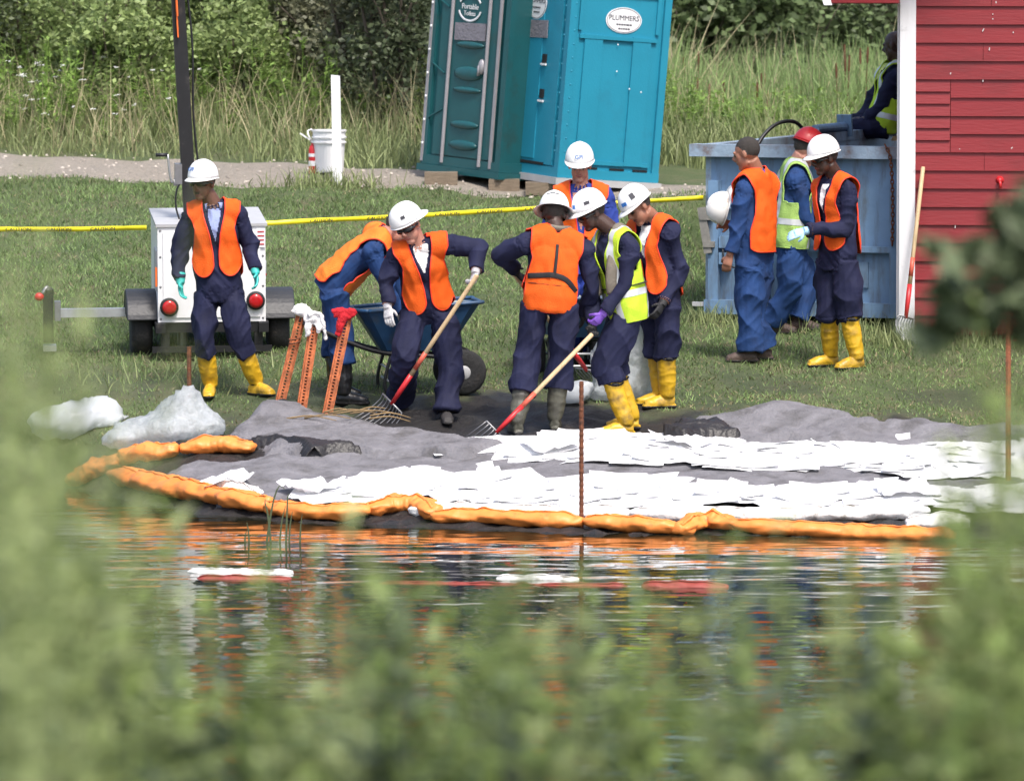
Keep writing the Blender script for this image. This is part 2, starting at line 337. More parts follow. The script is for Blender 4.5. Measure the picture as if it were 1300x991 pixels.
tag(fastmesh('gravel_path', V, Qp, mpth, smooth=True), 'pale gravel track across the top of the lawn', 'path', kind='structure')
# loose stones on the track
n = 500; x = RNG.uniform(-7, 7, n); f, bk = path_band(x); y = f+(bk-f)*RNG.beta(.8, .8, n)*1.04-.05; s = RNG.uniform(.006, .018, n)
base = np.array([(-1, -1, -.3), (1, -1, -.3), (1, 1, -.3), (-1, 1, -.3), (-.6, -.5, .7), (.6, -.6, .6), (.5, .6, .8), (-.5, .5, .6)])
fb = np.array([(0, 1, 5, 4), (1, 2, 6, 5), (2, 3, 7, 6), (3, 0, 4, 7), (4, 5, 6, 7)])
an = RNG.uniform(0, 6.3, n); ca, sa = np.cos(an), np.sin(an)
V = np.empty((n, 8, 3)); V[..., 0] = x[:, None]+s[:, None]*(base[:, 0]*ca[:, None]-base[:, 1]*sa[:, None]); V[..., 1] = y[:, None]+s[:, None]*(base[:, 0]*sa[:, None]+base[:, 1]*ca[:, None]); V[..., 2] = gz(x, y)[:, None]+.015+s[:, None]*base[:, 2]
tag(fastmesh('loose_gravel', V.reshape(-1, 3), (np.arange(n)[:, None, None]*8+fb).reshape(-1, 4), M('stone_grey', (.34, .30, .26), .9, .2, 3, island=.4)), 'loose pale stones scattered over the gravel track', 'gravel', kind='stuff')
# ---- blades: a general maker of grass, straps and leaves
def blades(name, root, h, wd, lean, bend, mat, label, cat, segs=2, parent=None, yaw=None):
    """root (n,3); each blade a tapering strip of `segs` quads ending in a narrow tip"""
    n = len(root); yaw = RNG.uniform(0, 2*math.pi, n) if yaw is None else yaw; h = np.broadcast_to(h, n); wd = np.broadcast_to(wd, n)
    la = RNG.uniform(0, 2*math.pi, n); ld = np.stack([np.cos(la), np.sin(la), 0*la], -1); wdv = np.stack([np.cos(yaw), np.sin(yaw), 0*yaw], -1)
    lean = np.abs(RNG.normal(0, 1, n))*lean; bend = np.abs(RNG.normal(0, 1, n))*bend
    V = np.empty((n, segs+1, 2, 3))
    for k in range(segs+1):
        u = k/segs; p = root + np.stack([0*h, 0*h, h*u*(1-.35*np.clip(bend, 0, 1.2)*u*u)], -1) + ld*(h*(lean*u+bend*u*u*.6))[:, None]
        hw = wdv*(wd*(1-.88*u**1.5)/2)[:, None]; V[:, k, 0] = p-hw; V[:, k, 1] = p+hw
    q = np.array([(2*k, 2*k+1, 2*k+3, 2*k+2) for k in range(segs)])
    o = fastmesh(name, V.reshape(-1, 3), (np.arange(n)[:, None, None]*(2*(segs+1))+q).reshape(-1, 4), mat, parent)
    if label: tag(o, label, cat, kind='stuff')
    return o
def leafmat(name, col, var=.3, island=.35, trans=.35, rough=.5):
    return M(name, col, rough, var, .9, island=island, trans=trans, spec=.35)
MT['lawn'] = leafmat('lawn_grass', (.165, .24, .085), .45, .45, .25, .6)
MT['dry'] = leafmat('dry_grass', (.25, .21, .12), .3, .4, .2, .7)
MT['tall'] = leafmat('tall_grass', (.25, .29, .13), .3, .4, .3)
MT['reed'] = leafmat('reed_leaf', (.24, .33, .125), .3, .45, .35)
MT['reeddry'] = leafmat('dry_reed_leaf', (.42, .37, .22), .3, .4, .3)
MT['weed'] = leafmat('weed_leaf', (.21, .32, .075), .3, .4, .35)
MT['bushd'] = leafmat('dark_bush_leaf', (.10, .125, .065), .35, .5, .25)
MT['bushl'] = leafmat('light_bush_leaf', (.25, .32, .12), .35, .45, .35)
MT['busho'] = leafmat('olive_bush_leaf', (.19, .195, .12), .35, .45, .3)
MT['treed'] = leafmat('tree_leaf', (.12, .165, .07), .35, .5, .3)
MT['bark'] = M('bark', (.10, .08, .06), .9, .35, 8, .8, 20, stretch=(1, 1, .2))
MT['cat'] = M('cattail_head', (.10, .045, .02), .95, .3, 30)
n = 210000; x = RNG.uniform(-7, 7, n); y = RNG.uniform(48.6, 62.6, n); f, bk = path_band(x)
md = mud_amount(x, y); patch = .5+.5*np.sin(x*1.7+.6*y)*np.sin(y*1.9-x*.5)
worn = np.clip((53.4-y)/2.6, 0, 1)*np.clip(.35+.9*np.sin(x*2.3+1.1*y)*np.sin(y*2.7-x*1.1)+.5*np.sin(x*6.1+y*4.3), 0, 1)
keep = (y < f+.15) & (md < RNG.uniform(0, .6, n)) & (y > shore(x)+.5) & (worn*.85 < RNG.uniform(0, 1, n))
x, y, patch = x[keep], y[keep], patch[keep]; low = np.clip((53.2-y)/3, 0, 1)
dry = RNG.uniform(0, 1, len(x)) < .10+.34*low*np.clip(patch+.2, 0, 1)
h = RNG.uniform(.025, .065, len(x))*(.75+.5*patch)*(1-.35*low)
r = np.stack([x, y, gz(x, y)-.005], -1)
blades('lawn_grass', r[~dry], h[~dry], .010, .5, .5, MT['lawn'], 'short green mown grass covering the slope', 'grass')
blades('dry_grass', r[dry], h[dry]*.8, .011, 1.2, .8, MT['dry'], 'dry straw-coloured clippings lying in the trampled grass', 'grass')
# taller tufts left unmown round the barn foot, the post and the bank lip
tx = []
for cx_, cy_, sx, sy, k in [(1160, 432, .35, .12, 260), (1235, 437, .6, .12, 260), (428, 236, .25, .1, 220), (395, 232, .25, .1, 120), (1100, 418, .6, .1, 260), (905, 408, .25, .15, 220), (600, 425, .8, .6, 60), (230, 480, .6, .3, 120)]:
    g = G(cx_, cy_); tx.append(np.stack([g[0]+RNG.normal(0, sx, k), g[1]+RNG.normal(0, sy, k)], -1))
tx = np.concatenate(tx); r = np.stack([tx[:, 0], tx[:, 1], gz(tx[:, 0], tx[:, 1])-.01], -1)
blades('grass_tufts', r, RNG.uniform(.08, .22, len(r)), .014, .35, .4, MT['tall'], 'longer unmown grass round the barn foot and the white post', 'grass', 3)
# meadow behind the track
def scatter(n, x0, x1, y0, y1): return RNG.uniform(x0, x1, n), RNG.uniform(y0, y1, n)
x, y = scatter(30000, -9, 5, 62.6, 70); f, bk = path_band(x); k = y > bk-.1+.3*RNG.uniform(0, 1, len(x))**2; x, y = x[k], y[k]
hh = np.clip((y-path_band(x)[1])*.35, 0, 1)
r = np.stack([x, y, gz(x, y)-.02], -1); blades('meadow_grass', r, RNG.uniform(.12, .3, len(x))+hh*RNG.uniform(.1, .65, len(x)), .016, .3, .4, MT['tall'], 'long pale green meadow grass beside the gravel track', 'grass', 3)
x, y = scatter(5000, -9, 5, 64, 70); f, bk = path_band(x); k = y > bk+.2; x, y = x[k], y[k]
r = np.stack([x, y, gz(x, y)-.02], -1); blades('meadow_straw', r, RNG.uniform(.3, 1.0, len(x)), .013, .3, .45, MT['reeddry'], 'dry straw stalks standing in the meadow grass', 'grass', 3)
# ---- reeds and weeds behind the container
x, y = scatter(15000, 1.5, 9, 66.5, 74); r = np.stack([x, y, gz(x, y)-.02], -1)
blades('reed_bed', r, RNG.uniform(1.0, 1.75, len(x))*np.interp(x, [1.5, 3.6, 9], [.85, 1, 1.08]), .026, .14, .30, MT['reed'], 'tall green cattail reeds standing behind the blue container', 'reeds', 5)
x, y = scatter(2600, 1.5, 9, 66.4, 73); r = np.stack([x, y, gz(x, y)-.02], -1)
blades('dry_reed_leaves', r, RNG.uniform(.8, 1.9, len(x)), .02, .2, .5, MT['reeddry'], 'straw-coloured dead leaves among the cattail reeds', 'reeds', 5)
g = Geo()
for k in range(46):
    X = random.uniform(1.8, 7); Y = random.uniform(66.3, 69); z = float(gz(X, Y)); h = random.uniform(.8, 1.5); dx = random.uniform(-.06, .06)
    g.tube([(X, Y, z), (X+dx*.6, Y, z+h*.6), (X+dx, Y, z+h)], [.006, .005, .004], 5); g.tube([(X+dx, Y, z+h), (X+dx*1.05, Y, z+h+.08), (X+dx*1.1, Y, z+h+.17)], [.012, .014, .010], 7)
o = g.out('cattail_heads', MT['cat']); tag(o, 'brown cattail heads standing among the reeds', 'reeds', kind='stuff')
def leafcloud(n, c, rad, size, clumps=40, fill=.35, flat=.75, elong=1.6, droop=.0):
    """leaf cards gathered in clumps through an uneven crown; returns V, Q"""
    cd = RNG.normal(0, 1, (clumps, 3)); cd /= np.linalg.norm(cd, axis=1, keepdims=True); cr = RNG.uniform(fill, 1, clumps)**.6
    cc = cd*cr[:, None]*np.asarray(rad)*RNG.uniform(.8, 1.15, (clumps, 1)); cs = RNG.uniform(.16, .34, clumps)*np.mean(rad)
    w_ = RNG.integers(0, clumps, n); p = np.asarray(c)+cc[w_]+RNG.normal(0, 1, (n, 3))*cs[w_][:, None]*np.array([.62, .62, .5])
    d = RNG.normal(0, 1, (n, 3)); d[:, 2] = d[:, 2]*.6-droop; d /= np.linalg.norm(d, axis=1, keepdims=True)
    u = RNG.normal(0, 1, (n, 3)); u[:, 2] *= flat; u -= d*np.sum(u*d, 1, keepdims=True); u /= np.maximum(np.linalg.norm(u, axis=1, keepdims=True), 1e-6)
    s = size*RNG.uniform(.6, 1.4, n)[:, None]
    V = np.stack([p-d*s*elong*.5, p+u*s*.5-d*s*.1, p+d*s*elong*.5, p-u*s*.5-d*s*.1], 1)
    return V.reshape(-1, 3), np.arange(n*4).reshape(-1, 4)
def woody(name, base, height, rad, mat, label, cat, group, nl, leaf, clumps=40, stems=5, trunk=.0, crown_z=None, droop=0., fill=.35):
    base = np.asarray(base, float); e = empty(name, base, label, cat, group)
    cz = crown_z if crown_z is not None else height*.55
    V, Q_ = leafcloud(nl, (0, 0, cz), rad, leaf, clumps, fill, droop=droop); V[:, 2] = np.maximum(V[:, 2], .02)
    fastmesh('crown', V, Q_, mat, e)
    g = Geo(); rr = trunk or .025
    for s in range(stems):
        a = random.uniform(0, 6.28); l = random.uniform(.5, .95); top = np.array([math.cos(a)*rad[0]*l, math.sin(a)*rad[1]*l, cz+rad[2]*random.uniform(.1, .75)])
        st = np.array([random.uniform(-.1, .1), random.uniform(-.1, .1), -.05]) if not trunk else np.array([0, 0, cz*random.uniform(.35, .7)])
        mid = (st+top)/2+np.array([random.uniform(-.1, .1), random.uniform(-.1, .1), .12*height]); pts = catmull([st, mid, top], 7)
        g.tube(pts, np.linspace(rr*(.6 if trunk else 1), .006, 7), 6)
    if trunk: g.tube(catmull([(0, 0, -.2), (.05, .02, cz*.5), (-.03, .05, cz+rad[2]*.5)], 8), np.linspace(trunk*1.2, trunk*.4, 8), 9)
    g.out('trunk' if trunk else 'stems', MT['bark'], e, True)
    return e
def at_row(x, Y): return np.array([(x-650)/FPX*Y*1.0, Y, float(gz((x-650)/FPX*Y, Y))])
# shrubs behind the track (x is the photo column they stand in)
for x, Y, h, rx, rz_, m, lab in [
    (500, 65.2, 2.9, .62, 1.25, 'bushd', 'dense dark shrub close to the left of the green toilet'),
    (455, 66.0, 2.6, .55, 1.1, 'busho', 'olive shrub between the dark shrub and the white post'),
    (395, 67.2, 2.3, .6, .9, 'busho', 'grey-olive shrub with thin bare stems behind the white bucket'),
    (335, 67.6, 2.2, .6, .85, 'bushl', 'light green shrub just right of the black mast'),
    (270, 68.0, 2.6, .6, 1.0, 'bushl', 'tall light green shrub behind the black mast'),
    (190, 68.4, 2.5, .7, .95, 'bushl', 'broad light green shrub left of the black mast'),
    (110, 67.6, 2.0, .65, .75, 'bushl', 'rounded light green shrub above the gravel track'),
    (30, 68.5, 2.5, .7, 1.0, 'bushl', 'light green shrub at the far end of the track'),
    (-60, 68.0, 2.6, .8, 1.1, 'bushd', 'dark shrub beyond the light ones along the track'),
    (150, 66.4, 1.5, .55, .55, 'bushl', 'low light green shrub leaning over the track edge'),
    (300, 66.6, 1.6, .6, .6, 'bushl', 'low pale shrub right behind the black mast'),
    (235, 70.0, 3.2, .8, 1.3, 'bushl', 'tallest light green shrub rising behind the mast'),
    (70, 70.2, 3.2, .9, 1.3, 'bushl', 'tall light green shrub left of the tallest one'),
    (380, 69.6, 3.0, .8, 1.2, 'busho', 'tall grey-olive shrub behind the white bucket'),
    (545, 67.5, 3.2, .8, 1.4, 'bushd', 'tall dark shrub behind the green toilet'),
    (880, 75.5, 3.0, 1.0, 1.2, 'treed', 'dark shrub behind the reeds beside the teal toilet'),
    (1010, 75.8, 3.0, 1.1, 1.2, 'treed', 'dark bushy growth above the reeds'),
    (1120, 76.2, 3.2, 1.0, 1.3, 'bushd', 'dark shrub behind the reeds near the barn eave')]:
    woody('shrub', at_row(x, Y), h, (rx, rx*.9, rz_), MT[m], lab, 'shrub', None, 5200, .042 if m != 'treed' else .07, 60, 8, crown_z=h*.5, fill=.2)
for k, (x, Y, h, m) in enumerate([(-150, 74, 6.5, 'treed'), (20, 75, 6.0, 'bushl'), (150, 77, 6.5, 'treed'), (275, 75, 6.0, 'treed'), (400, 74, 5.8, 'bushd'), (520, 76, 6.4, 'treed'), (650, 77, 6.2, 'treed'), (790, 78, 6.4, 'treed'), (905, 80, 6.5, 'treed'), (1010, 82, 6.8, 'treed'), (1120, 80, 6.3, 'treed'), (1230, 82, 6.5, 'treed'), (1400, 80, 6.4, 'treed')]):
    lab = ['leafy dark tree at the far left of the wood behind the track', 'pale leafy tree standing behind the light shrubs', 'dark leafy tree between the pale tree and the mast', 'dark leafy tree rising behind the black mast', 'low-branched dark tree behind the white post', 'dark tree behind the tall dark shrub and green toilet', 'dark tree directly behind the two toilets', 'dark tree behind the teal toilet', 'dark tree at the toilet end of the reeds', 'dark tree behind the middle of the reeds', 'dark tree behind the reeds near the barn eave', 'dark tree hidden mostly behind the red barn', 'dark tree beyond the red barn'][k]
    woody('broadleaf_tree', at_row(x, Y), h, (1.5, 1.4, 2.5), MT[m], lab, 'tree', 'trees behind the track and reeds', 8000, .10, 80, 9, trunk=.11, crown_z=h*.50, fill=.15)
# small leafy weeds between track and shrubs, and in front of the reeds
def weedpatch(name, pts, hs, mat, label, cat, leaf=.05, per=26, stem=.006, ln=.12):
    n = len(pts); per_ = per; u = RNG.uniform(.12, 1, (n, per_)); hs = np.asarray(hs); lean = RNG.normal(0, ln, (n, 2))
    p = pts[:, None, :]+np.stack([lean[:, None, 0]*u*hs[:, None], lean[:, None, 1]*u*hs[:, None], u*hs[:, None]], -1)
    a = RNG.uniform(0, 6.28, (n, per_)); tilt = RNG.uniform(-.2, .9, (n, per_)); d = np.stack([np.cos(a)*np.cos(tilt), np.sin(a)*np.cos(tilt), np.sin(tilt)], -1)
    sd = np.stack([-np.sin(a), np.cos(a), 0*a], -1); L_ = leaf*RNG.uniform(.7, 1.5, (n, per_))*(1.25-.6*u); wv_ = (L_*.20)[..., None]
    q = np.stack([p, p+d*L_[..., None]*.45+sd*wv_, p+d*L_[..., None]-np.array([0, 0, .15])*L_[..., None], p+d*L_[..., None]*.45-sd*wv_], 2)
    V = q.reshape(-1, 3); Qa = np.arange(n*per_*4).reshape(-1, 4)
    top = pts+np.stack([lean[:, 0]*hs, lean[:, 1]*hs, hs], -1); sx = np.array([stem, 0, 0])
    Vs = np.stack([pts-sx, pts+sx, top+sx*.4, top-sx*.4], 1).reshape(-1, 3); Qs = np.arange(n*4).reshape(-1, 4)+len(V)
    sy = np.array([0, stem, 0]); Vt = np.stack([pts-sy, pts+sy, top+sy*.4, top-sy*.4], 1).reshape(-1, 3); Qt = np.arange(n*4).reshape(-1, 4)+len(V)+len(Vs)
    return tag(fastmesh(name, np.concatenate([V, Vs, Vt]), np.concatenate([Qa, Qs, Qt]), mat), label, cat, kind='stuff')
x, y = scatter(1500, 1.5, 8, 64.6, 66.8); weedpatch('goldenrod_weeds', np.stack([x, y, gz(x, y)], -1), RNG.uniform(.35, .95, len(x)), MT['weed'], 'bright green leafy weeds in front of the cattail reeds', 'weeds', .11, 24)
x, y = scatter(700, -9, -.6, 65.0, 68.5); weedpatch('meadow_weeds', np.stack([x, y, gz(x, y)], -1), RNG.uniform(.3, 1.1, len(x)), MT['weed'], 'leafy green weeds between the track and the shrubs', 'weeds', .11, 24)
# pale flower heads (wild carrot) among the meadow weeds
n = 60; x, y = scatter(n, -6, -3.2, 64.6, 67); z = gz(x, y)+RNG.uniform(.3, .8, n)
pp = np.repeat(np.stack([x, y, z], -1), 7, 0)+RNG.normal(0, .018, (n*7, 3))*np.array([1, 1, .3]); s = .009
V = np.stack([pp+np.array(v)*s for v in [(-1, -1, 0), (1, -1, .6), (1, 1, 1), (-1, 1, .4)]], 1).reshape(-1, 3)
tag(fastmesh('wildflowers', V, np.arange(n*28).reshape(-1, 4), M('white_petals', (.7, .7, .66), .8, .1)), 'tiny white flower heads among the meadow weeds', 'flowers', kind='stuff')
# ================================================================== PROPS
def Rz(a): c, s = math.cos(a), math.sin(a); return np.array([[c, -s, 0], [s, c, 0], [0, 0, 1.]])
def Rx(a): c, s = math.cos(a), math.sin(a); return np.array([[1., 0, 0], [0, c, -s], [0, s, c]])
def Ry(a): c, s = math.cos(a), math.sin(a); return np.array([[c, 0, s], [0, 1., 0], [-s, 0, c]])
def G0(x, y): p = G(x, y); return p
# ---- red barn: local x along the wall facing the camera, z up from the wall foot
MT['barn'] = M('red_barn_paint', (.205, .009, .013), .5, .10, 3, .12, 30, stretch=(.3, 1, 2), dirt=(.14, .008, .010), dscale=2.5, damt=.4, dstretch=(.4, 1, 1.5))
MT['barnw'] = M('white_barn_trim', (.72, .72, .74), .5, .05, 4, .15, 30, stretch=(1, 1, .15), dirt=(.5, .5, .5), dscale=6, damt=.1)
MT['chip'] = M('bare_chip', (.5, .45, .44), .8, .15, 30)
bb = G0(1151, 431); BS = FPX/bb[1]                                 # photo pixels per metre there
barn = empty('red_barn', bb, 'red clapboard barn with white corner board at the edge of the lawn', 'barn', rz=math.radians(-6))
def bx(x): return (x-1151)/BS
def bzr(y): return (431-y)/BS
BW, BH = 6.0, bzr(-70)
g = Geo().box((BW/2, .06, BH/2-.05), (BW-.02, .06, BH)).box((-.02, 2.2, BH/2-.05), (.06, 4.2, BH)).box((BW, 2.2, BH/2), (.06, 4.2, BH)).box((BW/2, 4.3, BH/2), (BW, .06, BH)); g.out('wall_sheathing', MT['barn'], barn)
def clap(x0, x1, z0, z1, tilt=.024, th=.012):
    V = [(x0, .028-tilt, z0), (x1, .028-tilt, z0), (x1, .026, z1), (x0, .026, z1), (x0, .03, z0), (x1, .03, z0), (x1, .03, z1), (x0, .03, z1)]
    F = [(0, 1, 2, 3), (0, 4, 5, 1), (4, 7, 6, 5), (1, 5, 6, 2), (0, 3, 7, 4), (3, 2, 6, 7)]
    return mk('clapboard', V, F, MT['barn'], barn)
xl, xs = bx(1160.5), bx(1205)
row = 424.0; rows = []
while row > -66: rows.append(row); row -= 23.1
for k, r_ in enumerate(rows):
    z0, z1 = bzr(r_), bzr(r_-23.1)
    j = random.uniform(-.002, .002)
    if 118 < r_ < 205: clap(xs+.003, BW, z0+j, z1+.004)
    elif r_ > 300 or k % 3: clap(xl, BW, z0+j, z1+.004)
    else:
        s_ = bx(random.uniform(1240, 1290)); clap(xl, s_-.002, z0+j, z1+.004); clap(s_+.002, BW, z0+j, z1+.004)
zt = bzr([r_ for r_ in rows if 118 < r_ < 205][0]); zb = bzr([r_ for r_ in rows if 118 < r_ < 205][-1]-23.1)
npz = 6
for k in range(npz): clap(xl, xs-.003, zt+(zb-zt)*k/npz, zt+(zb-zt)*(k+1)/npz+.003)
Geo().box((bx(1151), .0, BH/2-.06), (20/BS, .045, BH+.1)).box((-20/BS/2-.012, .10, BH/2-.06), (.024, .14, BH+.1)).out('corner_board', MT['barnw'], barn)
for (x, y, a, l) in [(1262, 3, 0, .02), (1258, 18, .2, .012), (1246, 38, .5, .035), (1254, 62, .1, .032), (1246, 101, 0, .045), (1205, 93, .3, .02), (1217, 190, 0, .03), (1283, 187, .8, .022), (1212, 286, .1, .05), (1217, 330, .0, .04), (1284, 41, 0, .015), (1258, 24, 0, .012)]:
    g = Geo().box((0, 0, 0), (.009, .003, l*.8), Ry(a)); o = g.out('paint_chip', MT['chip'], barn); o.location = (bx(x), .009, bzr(y))
g = Geo().lathe([(.032, 0), (.036, .02), (.02, .03), (.02, .06)], 14, (bx(1268), .03, bzr(228)), Rx(math.pi/2)).tube([(bx(1268), -.02, bzr(228)), (bx(1269), -.035, bzr(232)), (bx(1269), -.035, bzr(238))], .012, 8); g.out('wall_tap', MT['redp'], barn, True)
# eave and roof, running back from the corner
e0, e1, ez = bx(1048), BW+.6, bzr(6)
g = Geo().box(((e0+bx(1141))/2, 2.0, ez+.03), (bx(1141)-e0, 4.9, .035)); g.out('soffit', MT['barn'], barn)
Geo().box(((e0+bx(1142))/2+.03, -.46, ez+.12), (bx(1142)-e0-.06, .03, .2)).out('fascia', MT['barn'], barn)
g = Geo().prism([(e0-.06, ez+.19), (e0+.0, ez+.0), (e0+.07, ez+.0), (e0+.02, ez+.19)], -.475, 4.5); g.out('eave_trim', MT['barnw'], barn)
mid = BW/2; pk = ez+2.4
Geo().prism([(e0-.08, ez+.2), (mid, pk), (e1, ez+.2), (e1, ez+.26), (mid, pk+.07), (e0-.08, ez+.26)], -.52, 4.7).out('roof', M('dark_shingles', (.06, .05, .05), .9, .3, 10, .5), barn)
Geo().prism([(.0, BH-.05), (mid, pk-.05), (BW, BH-.05)], .03, .09).out('gable', MT['barn'], barn)
# ---- blue roll-off container
MT['bin'] = M('faded_blue_container_paint', (.15, .255, .40), .5, .14, 3, .15, 20, dirt=(.10, .12, .14), dscale=4, damt=.55, dstretch=(3, 3, .5))
MT['binin'] = M('worn_pale_blue_paint', (.28, .38, .47), .65, .2, 4, .3, 20, dirt=(.14, .075, .045), dscale=4, damt=.5)
MT['rim'] = M('rusty_blue_rim', (.25, .33, .42), .6, .2, 5, .3, 25, dirt=(.13, .075, .05), dscale=4.5, damt=.55)
db = G0(905, 400); DA = math.radians(-22)
dump = empty('roll_off_container', db, 'open-topped faded blue steel container beside the red barn', 'container', rz=DA)
# local x along the door end (facing the river), y along the length going back behind the barn; near left corner at the origin
LX, LY, HZ = 1.9, 5.6, 1.43; T_ = .05
def slab(nm, c, d, m): return Geo().box(c, d).out(nm, m, dump)
slab('door_end', (LX/2, -T_/2, HZ/2+.02), (LX, T_, HZ-.1), MT['bin'])
slab('side_wall', (-T_/2, LY/2-T_/2, HZ/2+.02), (T_, LY+T_, HZ-.1), MT['binin']); slab('side_wall', (LX+T_/2, LY/2, HZ/2+.02), (T_, LY+.1, HZ-.1), MT['binin'])
slab('back_wall', (LX/2, LY+T_/2, HZ/2+.02), (LX, T_, HZ-.06), MT['binin']); slab('floor_plate', (LX/2, LY/2, .10), (LX-.01, LY-.01, .08), MT['binin'])
slab('rim', (LX/2-.01, -.085, HZ), (LX+.30, .17, .105), MT['rim']); slab('rim', (-.06, LY/2+.05, HZ-.002), (.12, LY-.10, .10), MT['rim']); slab('rim', (LX+.06, LY/2+.05, HZ-.002), (.12, LY-.10, .10), MT['rim'])
for k, x in enumerate((.05, .60, 1.15, 1.70)): slab('wall_post', (x, -T_-.045, .60), (.09, .09, 1.14), MT['bin'])
slab('bottom_rail', (LX/2, -T_-.055, .08), (LX+.05, .11, .12), MT['bin']); slab('side_ledge', (LX-.50, -T_-.04, .60), (.95, .075, .05), MT['bin']); slab('step_plate', (.02, -T_-.07, .10), (.32, .05, .035), MT['greypaint']); slab('repair_plate', (LX-.62, -T_-.012, .38), (.32, .02, .22), MT['bin'])
Geo().box((-.02, -T_-.09, .74), (.07, .05, .40), Ry(-.16)).box((.0, -T_-.10, .86), (.12, .05, .06)).box((.02, -T_-.10, .62), (.1, .05, .05)).out('door_latch', M('worn_latch', (.22, .21, .19), .7, .3, 12), dump)
for z in (.98, .64, .50): slab('hinge', (.16, -T_-.06, z), (.11, .07, .10), MT['bin'])
Geo().tube(catmull([(.14, -.14, .58), (.17, -.16, .47), (.30, -.17, .42), (.40, -.15, .50)], 14), .008, 6).out('cable_loop', MT['black'], dump, True)
def chain(name, pts, mat, parent, link=.035, r=.006):
    g = Geo(); L_ = catmull(pts, 60); d = np.concatenate([[0], np.cumsum(np.linalg.norm(np.diff(L_, axis=0), axis=1))]); n = int(d[-1]/link)
    for k in range(n):
        p = np.array([np.interp((k+.5)*link, d, L_[:, j]) for j in range(3)]); q = np.array([np.interp((k+.6)*link, d, L_[:, j]) for j in range(3)]); tdir = nrm(q-p)
        s = nrm(np.cross(tdir, (0, 1, .2) if k % 2 else (1, .1, .1)))
        pts_ = [p+tdir*link*.72*math.cos(a)+s*link*.38*math.sin(a) for a in np.linspace(0, 2*math.pi, 9)]; g.tube(pts_, r, 5, caps=False)
    return g.out(name, mat, parent, True)
chain('hanging_chain', [(1.62, -.16, HZ+.07), (1.68, -.19, HZ-.06), (1.70, -.19, HZ-.4), (1.69, -.17, .62)], MT['rust'], dump)
chain('hanging_chain', [(.56, -.14, .52), (.58, -.16, .35), (.56, -.16, .12)], MT['rust'], dump)
lettering('200-CONO', .075, (.004, 3.1, HZ-.155), (0, 1, 0), (0, 0, 1), MT['ink'], dump, squash=2.0)
Geo().tube([(-.03, 2.75, HZ+.09), (-.03, 3.55, HZ+.09)], .042, 12).box((-.03, 3.58, HZ+.10), (.14, .03, .2), Rx(.15)).out('tarp_bar', MT['bin'], dump, False)
gg = Geo()
for k in range(34): gg.ell((random.uniform(.25, LX-.25), random.uniform(.25, LY-.3), HZ-.42+random.uniform(-.1, .1)), (random.uniform(.2, .34), random.uniform(.2, .32), random.uniform(.1, .2)))
gg.ell((.45, 1.35, HZ-.12), (.16, .2, .2)).ell((.35, 1.7, HZ-.15), (.12, .2, .14)).box((LX/2, LY/2, HZ-.7), (LX-.04, LY-.04, .4))
v, q = remesh(gg.V, gg.F, .03, 2)
o = fastmesh('oily_debris', v, q, M('black_oily_debris', (.012, .011, .012), .4, .4, 9, 1, 18), None, True); o.matrix_world = Matrix.Translation(Vector(db)) @ Matrix.Rotation(DA, 4, 'Z')
tag(o, 'black oily debris heaped inside the blue container', 'debris')
hose = Geo().tube(catmull([P(950, 222, 55.0), P(956, 200, 55.0), P(966, 177, 55.1), P(982, 160, 55.2), P(1000, 154, 55.3), P(1016, 160, 55.4), P(1034, 190, 55.5), P(1040, 225, 55.5)], 40), .017, 8).out('black_hose', MT['black'], None, True); tag(hose, 'black hose arching up out of the blue container', 'hose')
